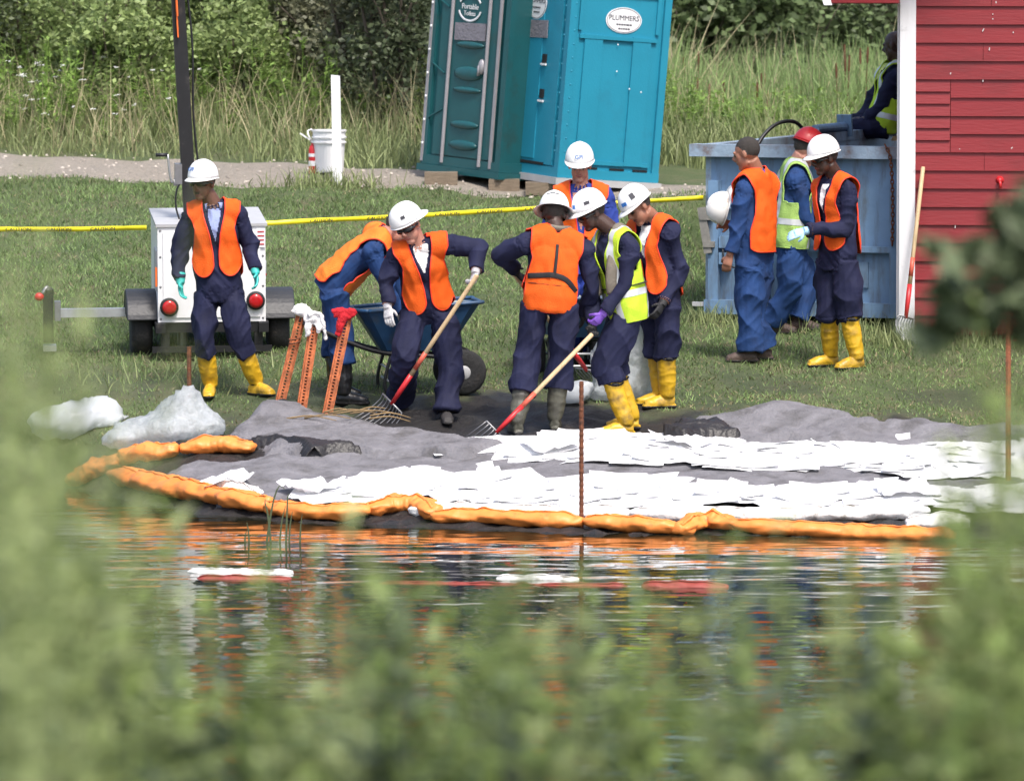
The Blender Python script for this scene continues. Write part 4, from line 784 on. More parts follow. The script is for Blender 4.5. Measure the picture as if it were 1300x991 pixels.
# ---- plastic bags
mbag = bpy.data.materials.new('clear_plastic_film'); t, b = _bs(mbag); N = t.nodes.new; L = t.links.new
b.inputs['Base Color'].default_value = (.66, .70, .73, 1); b.inputs['Roughness'].default_value = .12
tl_ = N('ShaderNodeBsdfTranslucent'); tl_.inputs[0].default_value = (.62, .66, .69, 1); tp_ = N('ShaderNodeBsdfTransparent'); m1 = N('ShaderNodeMixShader'); m1.inputs[0].default_value = .35; L(b.outputs[0], m1.inputs[1]); L(tl_.outputs[0], m1.inputs[2])
m2 = N('ShaderNodeMixShader'); L(m1.outputs[0], m2.inputs[1]); L(tp_.outputs[0], m2.inputs[2])
mr = N('ShaderNodeMapRange'); mr.inputs[1].default_value = .35; mr.inputs[2].default_value = .65; mr.inputs[3].default_value = .22; mr.inputs[4].default_value = .55; L(noise_node(t, 7, 6, .7), mr.inputs[0]); L(mr.outputs[0], m2.inputs[0]); L(m2.outputs[0], t.nodes['Material Output'].inputs[0])
bp = N('ShaderNodeBump'); bp.inputs['Strength'].default_value = .9; bp.inputs['Distance'].default_value = .04; L(noise_node(t, 14, 5, .6), bp.inputs['Height']); L(bp.outputs[0], b.inputs['Normal'])
MT['wbag'] = M('white_plastic_film', (.66, .69, .72), .2, .08, 6, .3, 12, trans=.35)
def crumple(name, ells, base, mat, label, cat, amp=.05, freq=4.5, vox=.016, sink=-.03):
    gg = Geo(); base = np.asarray(base, float)
    for c, r in ells: gg.ell(base+np.array(c), r)
    v, q = remesh(gg.V, gg.F, max(vox*3.3, .025), 3); nn = vnormals(v, q); rr = random.Random(len(label))
    lo_ = np.array([noise.noise(Vector(p)*freq*.7+Vector((3, 1, 7))) for p in v]); jit = np.array([rr.uniform(-1, 1) for _ in v])
    v = v+nn*(amp*.9*lo_+amp*.42*jit)[:, None]; v[:, 2] = np.maximum(v[:, 2], gz(v[:, 0], v[:, 1])+sink+.04)
    q = np.concatenate([q[:, [0, 1, 2]], q[:, [0, 2, 3]]])           # creased film: flat facets meeting in sharp folds
    o = fastmesh(name, v-base, q, mat, None, False); o.location = base; return tag(o, label, cat)
p = G0(232, 558); crumple('plastic_bag', [((0, .1, .08), (.36, .26, .14)), ((-.02, .12, .18), (.24, .2, .17)), ((.03, .12, .30), (.13, .13, .13)), ((.05, .12, .38), (.06, .06, .08)), ((.2, .1, .06), (.16, .2, .14)), ((-.36, .1, .04), (.2, .18, .11)), ((-.48, 0, .0), (.15, .15, .08))], p, mbag, 'large clear plastic bag slumped at the orange boom, with a rod through its top', 'plastic bag', .045)
p = G0(95, 556); crumple('plastic_bag', [((0, .1, .12), (.30, .22, .17)), ((-.2, .1, .10), (.2, .2, .15)), ((.16, .1, .17), (.2, .2, .17)), ((.28, .05, .10), (.14, .15, .12))], p, MT['wbag'], 'puffed white plastic bag lying alone on the grass', 'plastic bag', .045)
p = G0(800, 508); crumple('plastic_bag', [((-.05, .0, .1), (.22, .16, .16)), ((-.15, .05, .3), (.2, .14, .26)), ((.05, .03, .30), (.2, .13, .28)), ((.12, .05, .5), (.13, .11, .26)), ((-.22, .0, .06), (.14, .14, .1)), ((-.12, .06, .5), (.16, .1, .2))], p, mbag, 'clear plastic bag held open between the two workers in yellow boots', 'plastic bag', .05, 5)
p = G0(705, 515); crumple('plastic_bag', [((0, .0, .08), (.15, .12, .1)), ((.1, .0, .12), (.12, .1, .1))], p+np.array([.12, .1, 0]), MT['wbag'], 'small white plastic bag on the mud behind the rubber boots', 'plastic bag', .04, 6)
# ================================================================== SPILL CLEAN-UP GEAR ON THE BANK
MT['boom'] = M('orange_boom_vinyl', (.80, .25, .05), .5, .12, 4, .3, 14, dirt=(.32, .11, .03), dscale=5, damt=.12)
MT['rboom'] = M('red_boom_vinyl', (.26, .045, .035), .6, .15, 5, .3)
MT['wboom'] = M('white_sorbent_boom', (.74, .73, .71), .85, .06, 6, .5, 30, dirt=(.16, .14, .11), dscale=7, damt=.28)
MT['pad'] = M('white_sorbent_pad', (.80, .80, .81), .9, .03, 10, .25, 60, trans=.12, dirt=(.42, .38, .33), dscale=2.2, damt=.02)
MT['mat'] = M('grey_geotextile', (.155, .150, .162), .95, .3, 5, .9, 30, dirt=(.07, .066, .066), dscale=3.5, damt=.5)
MT['oil'] = M('oil_soaked_cloth', (.02, .018, .018), .45, .4, 8, .8, 25)
def boom(name, pts, r, mat, label, group, lift=.6, wr=.018, seg=70, pinch=.12, skirt=False, flat=.66):
    """a floating sausage along photo points resting on the ground or the water"""
    W_ = []
    for (x, y) in pts:
        p = G(x, y); 
        if p[2] < 0.0: 
            Y = CAMZ/((y-495.5)/FPX+PITCH); p = P(x, y, Y)
        W_.append(p+np.array([0, .02, r*lift]))
    C = catmull(W_, seg); base = C[seg//2].copy(); n = 18; V = []; F = []
    s = np.concatenate([[0], np.cumsum(np.linalg.norm(np.diff(C, axis=0), axis=1))])
    for i in range(seg):
        tdir = nrm(C[min(i+1, seg-1)]-C[max(i-1, 0)]); side = nrm(np.cross(tdir, (0, 0, 1))); up = np.cross(side, tdir)
        e_ = min(s[i], s[-1]-s[i])/r; pr = min(1, .35+.65*min(e_/2.2, 1)**.5); bulge = 1+.08*math.sin(s[i]*4.3+len(name))+.06*noise.noise(Vector((s[i]*3, len(label), 0)))
        for k in range(n):
            a = 2*math.pi*k/n; rr = r*pr*bulge; d = side*math.cos(a)*rr*1.22+up*math.sin(a)*rr*flat
            p = C[i]+d; w_ = noise.fractal(Vector((s[i]*9, math.cos(a)*1.2+5*len(pts), math.sin(a)*1.2)), 1, 2, 3)
            w2 = 1-2*abs(noise.noise(Vector((s[i]*5+a*.8, a*.7, 3.3+len(label)))))
            V.append(p+nrm(d)*(wr*w_+wr*.6*w2)-base)
    for i in range(seg-1):
        for k in range(n): F.append((i*n+k, i*n+(k+1) % n, (i+1)*n+(k+1) % n, (i+1)*n+k))
    F += [tuple(range(n-1, -1, -1)), tuple((seg-1)*n+k for k in range(n))]
    e = empty(name, base, label, 'boom', group); o = mk('float_tube', V, F, MT[mat], e, True)
    sp = [V[i*n+int(n*.27)]*1.0+np.array([0, 0, .004]) for i in range(2, seg-2)]
    Geo().tube(sp, [(.014, .004)]*len(sp), 5).out('seam', MT[mat], e, True)
    return e
OG = 'orange containment boom segments'
boom('containment_boom', [(322, 577), (285, 574), (250, 576), (228, 580)], .095, 'boom', 'puffed orange boom end under the big clear bag', OG)
boom('containment_boom', [(226, 580), (190, 585), (158, 590), (150, 598)], .10, 'boom', 'crumpled orange boom section in front of the clear bag', OG, wr=.03)
boom('containment_boom', [(152, 596), (128, 604), (104, 614), (88, 620)], .10, 'boom', 'folded orange boom at its outermost turn', OG, wr=.035)
boom('containment_boom', [(146, 612), (190, 622), (240, 632), (300, 644), (345, 652)], .10, 'boom', 'long orange boom section running from the turn to the sedge', OG, wr=.026)
boom('containment_boom', [(340, 652), (380, 658), (425, 660), (470, 656)], .085, 'boom', 'orange boom section floating behind the sedge blades', OG, wr=.022)
boom('containment_boom', [(465, 655), (500, 650), (535, 650), (552, 662)], .088, 'boom', 'humped orange boom section with a sagging joint', OG, wr=.028)
boom('containment_boom', [(548, 664), (610, 664), (680, 668), (742, 670)], .08, 'boom', 'straight orange boom section ending at the slim rusty rod', OG)
boom('containment_boom', [(742, 670), (790, 673), (840, 677), (866, 680)], .08, 'boom', 'orange boom section just past the slim rusty rod', OG)
boom('containment_boom', [(862, 682), (885, 672), (905, 670), (940, 676)], .082, 'boom', 'twisted orange boom joint in front of the long white boom', OG, wr=.03)
boom('containment_boom', [(930, 675), (1000, 679), (1090, 684), (1160, 687), (1214, 688)], .078, 'boom', 'last long orange boom section with a pointed end', OG, pinch=.3)
boom('sorbent_boom', [(520, 655), (600, 656), (700, 658), (800, 660)], .07, 'wboom', 'clean white sorbent boom under the pads nearest the sedge', 'white sorbent booms', wr=.02)
boom('sorbent_boom', [(800, 660), (900, 662), (1000, 662), (1100, 660), (1180, 656)], .075, 'wboom', 'long stained white sorbent boom along the water edge', 'white sorbent booms', wr=.018)
boom('sorbent_boom', [(1150, 674), (1190, 672), (1232, 672)], .085, 'wboom', 'short white sorbent boom past the pointed orange end', 'white sorbent booms')
boom('sorbent_boom', [(255, 632), (285, 628), (330, 638)], .07, 'wboom', 'white sorbent sock bulging behind the orange boom', 'white sorbent booms', wr=.03)
boom('floating_boom', [(240, 729), (280, 731), (325, 732), (372, 731)], .04, 'wboom', 'white-topped float lying on the open water below the sedge', 'floats on the open water', lift=.35, wr=.012)
boom('floating_boom', [(250, 737), (310, 738), (370, 738)], .035, 'rboom', 'dark red float alongside the white one on the water', 'floats on the open water', lift=.2, wr=.01)
boom('floating_boom', [(630, 738), (680, 738), (735, 739)], .035, 'wboom', 'slender white float on the water below the straight orange boom', 'floats on the open water', lift=.3, wr=.012)
boom('floating_boom', [(480, 743), (570, 744), (650, 745), (735, 746), (800, 747)], .024, 'rboom', 'long faded red float on the open water', 'floats on the open water', lift=.2, wr=.01)
boom('floating_boom', [(815, 747), (860, 748), (925, 749)], .045, 'rboom', 'short bright red float on the water near the stained boom', 'floats on the open water', lift=.3, wr=.012)
boom('floating_boom', [(1080, 747), (1120, 746), (1160, 745)], .025, 'rboom', 'thin red float trailing toward the barn side', 'floats on the open water', lift=.2, wr=.01)
# ---- grey cloth sheets on the bank (their own folds and ragged outline)
def sheet(name, outline, label, mat='mat', lift=.02, hump=(), res=.03, amp=.03, cat='ground cloth'):
    pts = [G(x, y)[:2] for x, y in outline]; pts = np.array(pts); x0, y0 = pts.min(0); x1, y1 = pts.max(0)
    nx_, ny_ = int((x1-x0)/res)+2, int((y1-y0)/res)+2; xs_, ys_ = np.linspace(x0, x1, nx_), np.linspace(y0, y1, ny_)
    def inside(X, Y):
        c = np.zeros(X.shape, bool); n = len(pts)
        for i in range(n):
            (ax, ay), (bx_, by) = pts[i], pts[(i+1) % n]
            cond = ((ay > Y) != (by > Y)) & (X < (bx_-ax)*(Y-ay)/(by-ay+1e-12)+ax); c ^= cond
        return c
    X, Y = np.meshgrid(xs_, ys_); Xw = X+.06*np.sin(Y*9+X*5); Yw = Y+.05*np.sin(X*11)
    m = inside(Xw, Yw); Z = gz(X, Y)+lift
    for i in range(ny_):
        for j in range(nx_):
            v = Vector((X[i, j]*2.2, Y[i, j]*3.0, len(label))); Z[i, j] += amp*(.8+noise.fractal(v, 1, 2, 4)+.5*(1-2*abs(noise.noise(v*1.7))))
    for (hx, hy, hr, hh) in hump:
        g_ = G(hx, hy); Z += hh*np.exp(-((X-g_[0])**2/(hr*1.6)**2+(Y-g_[1])**2/hr**2))
    dist = np.zeros(X.shape); mm = m.copy()
    for _ in range(6):                                             # the rim of the cloth lies on the ground
        dist += mm; er = mm.copy(); er[1:] &= mm[:-1]; er[:-1] &= mm[1:]; er[:, 1:] &= mm[:, :-1]; er[:, :-1] &= mm[:, 1:]; mm = er
    gr_ = gz(X, Y); Z = gr_-.03+(Z-gr_+.03)*np.clip((dist-1)/5, 0, 1)**.7
    id_ = -np.ones(X.shape, int); V = []; c0 = np.array([X[m].mean(), Y[m].mean(), Z[m].mean()])
    for i, j in zip(*np.nonzero(m)): id_[i, j] = len(V); V.append((X[i, j]-c0[0], Y[i, j]-c0[1], Z[i, j]-c0[2]))
    F = [(id_[i, j], id_[i, j+1], id_[i+1, j+1], id_[i+1, j]) for i in range(ny_-1) for j in range(nx_-1) if min(id_[i, j], id_[i, j+1], id_[i+1, j+1], id_[i+1, j]) >= 0]
    o = mk(name, V, F, MT[mat], None, True, c0); s = o.modifiers.new('s', 'SOLIDIFY'); s.thickness = .006; s.offset = -1; return tag(o, label, cat)
sheet('ground_cloth', [(285, 545), (345, 528), (420, 536), (500, 548), (560, 556), (640, 572), (620, 596), (480, 592), (330, 585)], 'grey cloth sheet below the leaning posts', hump=[(350, 540, .2, .12)], lift=.06)
sheet('ground_cloth', [(190, 603), (255, 588), (330, 583), (480, 576), (640, 577), (900, 588), (1080, 596), (1330, 606), (1330, 634), (1060, 632), (850, 626), (600, 622), (420, 640), (330, 650), (250, 640)], 'long grey cloth strip showing between the rows of white pads', lift=.03, amp=.015)
sheet('ground_cloth', [(850, 550), (900, 538), (960, 532), (1000, 524), (1060, 534), (1110, 546), (1160, 542), (1230, 550), (1320, 552), (1320, 580), (1100, 578), (930, 572)], 'humped grey cloth sheet at the grass edge toward the barn', hump=[(1000, 545, .3, .10), (1120, 552, .2, .05)], lift=.05, amp=.035)
sheet('oily_cloth', [(840, 548), (880, 544), (935, 553), (940, 566), (880, 570), (845, 562)], 'black oil-soaked cloth between the white pads and the humped grey sheet', 'oil', .08, amp=.05, res=.018)
sheet('oily_cloth', [(290, 562), (340, 566), (420, 574), (470, 582), (460, 588), (390, 586), (320, 574)], 'dark wet fold across the grey cloth near the orange boom', 'oil', .09, amp=.03, res=.018)
# ---- white sorbent pads, each its own crumpled sheet
def pad_at(c, yaw, size, layer, R_, fold=0.):
    """one sorbent pad draped over the bank: follows the ground and the pads under it, with its own ripples and lifted corners"""
    n = 8; V = []; k = R_.uniform(0, 99); cur = [R_.uniform(.01, .032)*(1+fold) if R_.random() < .2+fold else 0 for _ in range(4)]; ca, sa = math.cos(yaw), math.sin(yaw); z0 = max(float(gz(c[0], c[1])), 0)
    for i in range(n+1):
        for j_ in range(n+1):
            u, v = i/n-.5, j_/n-.5; lx, ly = u*.50*size, v*.45*size; X, Y = c[0]+lx*ca-ly*sa, c[1]+lx*sa+ly*ca
            z = max(float(gz(X, Y)), -.02)-z0+.045+.035*noise.noise(Vector((X*1.9, Y*1.5, 2)))+.016*(1-2*abs(noise.noise(Vector((X*3.1, Y*2.4, 7)))))+layer
            z += .004*noise.noise(Vector((u*5, v*5, k)))+fold*.05*(1-2*abs(noise.noise(Vector((u*3, v*3, k)))))
            for c_, (sx, sy) in zip(cur, ((-1, -1), (1, -1), (1, 1), (-1, 1))): z += c_*(max(0, (u*sx+v*sy)-.45)/.55)**1.6
            V.append((X-c[0], Y-c[1], z))
    F = [(i*(n+1)+j_, (i+1)*(n+1)+j_, (i+1)*(n+1)+j_+1, i*(n+1)+j_+1) for i in range(n) for j_ in range(n)]
    return mk('sorbent_pad', V, F, MT['pad'], None, True, (c[0], c[1], z0))
def inside_px(x, y, poly):
    c = False
    for i in range(len(poly)):
        (ax, ay), (bx_, by) = poly[i], poly[(i+1) % len(poly)]
        if (ay > y) != (by > y) and x < (bx_-ax)*(y-ay)/(by-ay)+ax: c = not c
    return c
UP = [(525, 569), (620, 573), (700, 569), (735, 563), (790, 558), (850, 566), (960, 560), (1060, 567), (1160, 569), (1330, 573), (1330, 614), (1180, 611), (1000, 599), (860, 593), (740, 588), (660, 582), (580, 575)]
LOW = [(400, 634), (440, 622), (480, 610), (560, 609), (680, 618), (800, 621), (900, 627), (1050, 633), (1140, 628), (1240, 634), (1330, 634), (1330, 652), (1240, 650), (1100, 648), (900, 648), (700, 645), (560, 641), (440, 641), (400, 639)]
npad = 0
def put_pads(poly, n, label, group, seed):
    global npad
    R_ = random.Random(seed); xs = [p[0] for p in poly]; ys = [p[1] for p in poly]; done = 0; spots = []
    grid = []; yy = min(ys)
    while yy < max(ys):                                            # shingled rows first, then loose ones on top
        xx = min(xs)+R_.uniform(0, 40)
        while xx < max(xs): grid.append((xx+R_.gauss(0, 9), yy+R_.gauss(0, 1.5))); xx += 52
        yy += 8
    grid = [q for q in grid if inside_px(q[0], q[1], poly)]
    while done < n:
        if grid: x, y = grid.pop()
        else: x, y = R_.uniform(min(xs), max(xs)), R_.uniform(min(ys), max(ys))
        if not inside_px(x, y, poly): continue
        g_ = G(x, y, 45); done += 1
        o = pad_at(g_, R_.choice([0, 1.57])+R_.gauss(0, .25), R_.uniform(.9, 1.15), R_.uniform(0, .012), R_)
        tag(o, label, 'sorbent pad', group); npad += 1
put_pads(UP, 165, 'white crumpled sorbent pad in the upper row below the mud', 'sorbent pads in the upper row', 3)
put_pads(LOW, 120, 'white crumpled sorbent pad in the lower row beside the booms', 'sorbent pads in the lower row', 5)
# a few pads standing on edge or half folded
for x, y, r_, lab in [(700, 578, (.35, .2, .3), 'white pad tented up in the upper row beside the slim rusty rod'), (866, 574, (.4, .3, .8), 'white pad folded upright beside the black oily cloth'), (1150, 640, (.3, .5, .2), 'large white pad flopped over the end of the stained boom'), (395, 632, (.4, -.4, .6), 'white pad crumpled at the sedge end of the lower row'), (285, 625, (.2, .1, .3), 'lone white pad on the grey cloth near the orange boom')]:
    o = pad_at(G(x, y, 45), r_[2], .8, .02, random.Random(int(x)), .9); tag(o, lab, 'sorbent pad')
# ---- sticks and straw on the grey cloth, sedge in the water
for k in range(9):
    a = G(random.uniform(350, 470), random.uniform(541, 552)); L_ = random.uniform(.2, .5); an = random.gauss(-.12, .2); d = np.array([math.cos(an), math.sin(an)*1.2, 0])*L_
    b2 = a+d; b2[2] = float(gz(b2[0], b2[1])); pts = catmull([a+np.array([0, 0, .12]), (a+b2)/2+np.array([0, random.uniform(-.03, .03), .14]), b2+np.array([0, 0, .10])], 7)-a
    o = Geo().tube(pts, np.linspace(.008, .004, 7), 5).out('dry_stick', M('dry_reed_stem', (.23, .155, .075), .85, .3, 20) if k == 0 else bpy.data.materials['dry_reed_stem'], None, True); o.location = a; tag(o, 'dry brown reed stem lying on the grey cloth below the posts', 'stick', 'dry stems below the posts')
a = G(1176, 427); b2 = P(1208, 402, a[1]-.1); o = Geo().tube(catmull([a-a, (b2-a)*.5+np.array([0, 0, .02]), b2-a], 8), .008, 6).out('bent_wire', MT['galv'], None, True); o.location = a; tag(o, 'thin pale bent rod sticking up at the barn foot', 'rod')
p = G(1168, 437); o = crumple('litter_bag', [((0, 0, .05), (.09, .07, .07)), ((.06, 0, .04), (.06, .06, .05))], p, MT['wbag'], 'small scrap of pale plastic litter in the grass by the barn', 'litter', .02, 12, .012)
e = empty('sedge_clump', P(345, 700, CAMZ/((690-495.5)/FPX+PITCH)), 'sparse dark sedge blades standing in the water before the orange boom', 'plant'); se = np.array(e.location); se[2] = 0; e.location = se
for dx, h, ln, bd in [(-.16, .14, -.02, 0), (-.05, .40, .10, .12), (.05, .26, .05, .0), (.10, .34, .02, .10), (.12, .22, .03, 0), (.20, .2, .02, 0), (-.2, .08, .02, 0), (.0, .3, -.05, .1)]:
    pts = catmull([(dx, 0, -.1), (dx+ln*.4, 0, h*.5), (dx+ln, 0, h)] if not bd else [(dx, 0, -.1), (dx+ln*.5, 0, h*.6), (dx+ln, 0, h), (dx+ln+bd*.4, 0, h-.02)], 8)
    Geo().tube(pts, [(.010*(1-.8*k/7), .002) for k in range(8)], 5).out('blade', MT['bushd'], e)
# ================================================================== PEOPLE
class Prim:
    """closed shapes with a tag each; they are fused into one continuous skin"""
    def __init__(s): s.V = []; s.F = []; s.T = []; s.A = []
    def add(s, V, F, tag_, ax):
        o = len(s.V); s.V += [np.asarray(v, float) for v in V]; s.F += [tuple(i+o for i in f) for f in F]; s.T += [tag_]*len(V); s.A += [np.asarray(ax, float)]*len(V)
    def limb(s, pts, rad, tag_, n=10, sides=14, lat=None):
        C = catmull(pts, n) if len(pts) > 2 else np.linspace(pts[0], pts[1], n)
        t = np.linspace(0, len(rad)-1, n); r = [tuple(np.interp(q, range(len(rad)), [x[k] if np.ndim(x) else x for x in rad]) for k in (0, 1)) for q in t]
        V, F = tube(C, r, sides, lat); s.add(V, F, tag_, nrm(np.asarray(pts[-1])-np.asarray(pts[0])))
    def ell(s, c, rad, tag_, R=None): V, F = ellipsoid(c, rad, R, 16, 10); s.add(V, F, tag_, (0, 0, 1))
def hand_prims(pr, wrist, d, palm, tag_, curl=.35, side=1, spread=.12):
    """wrist point, finger direction, palm normal; side=+1 puts the thumb along cross(d, palm)"""
    d = nrm(d); palm = np.asarray(palm, float); palm = nrm(palm-d*np.dot(palm, d)); lat = nrm(np.cross(d, palm))*side
    pr.limb([wrist-d*.02, wrist+d*.03, wrist+d*.075, wrist+d*.098], [(.030, .022), (.038, .019), (.044, .018), (.040, .015)], tag_, 7, 12, lat)
    for k, (off, ln) in enumerate([(.033, .078), (.012, .086), (-.010, .080), (-.031, .064)]):
        p = wrist+d*.092+lat*off; pts = [p-d*.02]; dirn = nrm(d+lat*off*spread*18*.2); a = 0
        for j, f_ in enumerate((.45, .32, .25)):
            a += curl*(1.0 if j else .8)+.04*k; dd = nrm(dirn*math.cos(a)+palm*math.sin(a)); p = p+dd*ln*f_; pts.append(p)
        pr.limb(pts, [.0105, .0105, .0095, .008], tag_, 8, 8)
    tb_ = wrist+d*.028+lat*.032; pr.limb([tb_-lat*.015, tb_+lat*.022+d*.028+palm*.012, tb_+lat*.026+d*.058+palm*.03*(1+curl)], [.0145, .012, .0095], tag_, 7, 8)
def clip(V, Q, f):
    """keep the side f>0 of a quad mesh, cutting exactly along f=0"""
    T = np.concatenate([Q[:, [0, 1, 2]], Q[:, [0, 2, 3]]]); V = [v for v in V]; out = []; cache = {}; f = list(f)
    def cut(a, b_):
        k = (min(a, b_), max(a, b_))
        if k not in cache:
            t_ = f[a]/(f[a]-f[b_]); cache[k] = len(V); V.append(V[a]+(V[b_]-V[a])*t_)
        return cache[k]
    for tri in T:
        s = [f[i] > 0 for i in tri]; n = sum(s)
        if n == 3: out.append(tuple(tri))
        elif n:
            poly = []
            for k in range(3):
                a, b_ = tri[k], tri[(k+1) % 3]
                if f[a] > 0: poly.append(a)
                if (f[a] > 0) != (f[b_] > 0): poly.append(cut(a, b_))
            out.append(tuple(poly))
    used = sorted({i for t_ in out for i in t_}); mp_ = {i: k for k, i in enumerate(used)}
    return np.array([V[i] for i in used]), [tuple(mp_[i] for i in t_) for t_ in out]
def boundary(F):
    E = {}
    for f in F:
        for a, b_ in zip(f, f[1:]+f[:1]): E[(a, b_)] = 1
    nxt = {a: b_ for (a, b_) in E if (b_, a) not in E}; loops = []
    while nxt:
        s, c = nxt.popitem(); lp = [s]
        while c in nxt and c != s: lp.append(c); c = nxt.pop(c)
        loops.append(lp)
    return loops
def helmet(parent, c, r, f, u, mat, off, brim='cap', bill=None, logo=None, marks=()):
    """hard hat in the head frame: dome, ridges, brim, peak"""
    bf = f if bill is None else bill; n = 40; m = 12; V = []; F = []; bl = nrm(np.cross(bf, u)); bf = np.cross(u, bl)
    for j in range(m+1):
        ph = (math.pi/2)*j/m
        for k in range(n):
            th = 2*math.pi*k/n; x, y = math.sin(th), math.cos(th); cr = math.cos(ph)**.82; rid = 1+.035*math.sin(ph)**1.2*math.exp(-(x*math.cos(ph)*6)**2)
            V.append(c+u*.050+(bl*x*.116*cr+bf*(y*.139*cr))*1.0+u*(.142*math.sin(ph)*rid))
        if j == m: pass
    for j in range(m):
        for k in range(n): F.append((j*n+k, j*n+(k+1) % n, (j+1)*n+(k+1) % n, (j+1)*n+k))
    o = len(V)
    for w_ in (0, .5, 1):
        for k in range(n):
            th = 2*math.pi*k/n; x, y = math.sin(th), math.cos(th)
            lip = .045 if brim == 'full' else   .010+.050*max(0, y)**2.2
            V.append(c+u*(.050-.004-.018*w_*(1.3 if brim == 'full' else .3+max(0, y)))+bl*x*(.116+lip*w_*(1 if brim == 'full' else .75))+bf*y*(.139+lip*w_))
    for j in range(2):
        for k in range(n): F.append((o+j*n+k, o+(j+1)*n+k, o+(j+1)*n+(k+1) % n, o+j*n+(k+1) % n))
    h = mk('hard_hat', [v-off for v in V], F, mat, parent, True); s = h.modifiers.new('s', 'SOLIDIFY'); s.thickness = .004
    def spot(az, el):                                               # point and frame on the dome, az from the peak toward the wearer's right
        x, y = math.sin(az), math.cos(az); cr = math.cos(el)**.82
        p = c+u*.050+bl*x*.116*cr+bf*y*.139*cr+u*.142*math.sin(el); nn = nrm(bl*x*math.cos(el)/.122+bf*y*math.cos(el)/.148+u*math.sin(el)/.142)
        rt = nrm(np.cross(u, nn)); return p+nn*.006, nn, rt, np.cross(nn, rt)
    if logo:
        tx, az, el, sz, mt = logo; p, nn, rt, up = spot(az, el); lettering(tx, sz, p+nn*.002-off, rt, up, mt, h)
    for (az, el, w_, hh, mt) in marks:
        p, nn, rt, up = spot(az, el); Geo().box(p-nn*.002-off, (w_, hh, .006), np.array([rt, up, nn]).T).out('sticker', mt, h)
    return h
LOG = []
def person(label, J, feet, fd, skin, cloth, vest='orange', vmat=None, hat='hat', brim='cap', bill=None, logo=None, marks=(), glove=None, gloveL=None, boot='yboot', hem=.30, toes=((0, -1), (0, -1)),
           shades=True, vneck=None, curl=(.35, .35), palm=None, hdir=(None, None), lip='lipd', hair='hair', mouth=False, collar=None, headband=False, roll=(0, 0, 1), bulk=1.0, seatY=None, skirt=.0, legw=1.0, straps=False, pfd=False, tied=False, group='workers in coveralls'):
    # --- joints from photo columns and rows; depth relative to where the feet meet the ground
    if seatY is None:
        A = {}
        for s, (x, y) in zip('RL', feet): g_ = G(x, y); A[s] = g_
        Y0 = (A['R'][1]+A['L'][1])/2; base = (A['R']+A['L'])/2
    else: Y0 = seatY; base = P(*J['pel'][:2], seatY); A = None
    j = {k: P(v[0], v[1], Y0+(v[2] if len(v) > 2 else 0)) for k, v in J.items()}
    toe = {}
    for s, td in zip('RL', toes):
        d = nrm((td[0], td[1], 0)); toe[s] = d
        if A: j['a'+s] = A[s]+np.array([0, 0, .095])+(-d*.06)
    off = base.copy(); e = empty('person', base, label, 'person', group)
    R_ = nrm(j['sR']-j['sL']); U_ = nrm(j['nb']-j['pel']); R_ = nrm(R_-U_*np.dot(R_, U_)); F_ = np.cross(U_, R_); O_ = (j['sR']+j['sL'])/2
    hR = nrm(j['hR']-j['hL']); B = bulk
    pr = Prim()
    def torso(pr, inf, tag_, arms=True):
        pel, nb = j['pel'], j['nb']; mid = (pel+nb)/2-F_*.012; ch = pel+(nb-pel)*.72+F_*.012
        pts = [pel-U_*.13, pel, pel+(mid-pel)*.6, mid, ch, nb-U_*.055, nb+U_*.0]
        lat = [hR, hR, nrm(hR*.7+R_*.3), nrm(hR*.4+R_*.6), R_, R_, R_]
        rad = [(.172, .118), (.196, .136), (.180, .128), (.178, .125), (.192, .128), (.150, .095), (.07, .07)]
        C = catmull(pts, 26); t = np.linspace(0, 6, 26); la = np.array([[np.interp(q, range(7), [l[k] for l in lat]) for k in range(3)] for q in t])
        rr = [((np.interp(q, range(7), [x[0] for x in rad])*B+inf), (np.interp(q, range(7), [x[1] for x in rad])*B+inf)) for q in t]
        V, F = tube(C, rr, 22, la); pr.add(V, F, tag_, U_)
        for s in 'RL':
            sh = j['s'+s]; pr.limb([nb-U_*.015-F_*.01, (nb+sh)/2+U_*.004, sh], [.080*B+inf, .078*B+inf, .080*B+inf], tag_, 8)
            pr.ell(sh, [.086*B+inf]*3, tag_)
            if not arms: pr.limb([sh, sh+nrm(j['e'+s]-sh)*.06], [.082*B+inf, .085*B+inf], tag_, 5)
    torso(pr, 0, 'cloth')
    for s in 'RL':
        sh, el, wr = j['s'+s], j['e'+s], j['w'+s]
        fa = nrm(wr-el); pr.limb([sh, sh+(el-sh)*.5, el-(el-sh)*.06, el+(wr-el)*.1, el+(wr-el)*.55, wr-fa*.015], [.080*B, .072*B, .066*B, .064*B, .058*B, .052*B], 'cloth', 18)
        pr.limb([wr-fa*.03, wr+fa*.02], [.034, .030], 'skin', 5)
        hp, kn = j['h'+s], j['k'+s]; an = j.get('a'+s)
        if an is None: an = j['k'+s]+np.array([0, 0, -.4])
        he = an+(kn-an)*min(.9, max(0, (hem-.09)/np.linalg.norm(kn-an)))
        pr.limb([j['pel']+(hp-j['pel'])*.4, hp], [.115*B, .106*B], 'cloth', 6)
        pr.limb([hp+(hp-kn)*.08, hp+(kn-hp)*.45, kn, kn+(he-kn)*.5, he], [.104*B, .104*B*legw, .092*B*legw, .090*B*legw, (.096+skirt)*B*legw], 'cloth', 20)
        pr.limb([he, an], [.05, .045], 'sock', 6)
        if glove is None or (gloveL is False and s == 'L'): pass
    # --- head
    HS = 1.08; f = nrm(fd)*1.0; up = np.asarray(roll, float); up = nrm(up-f*np.dot(up, f)); r = nrm(np.cross(f, up)); h = j['hd']; HR = np.array([r, f, up]).T
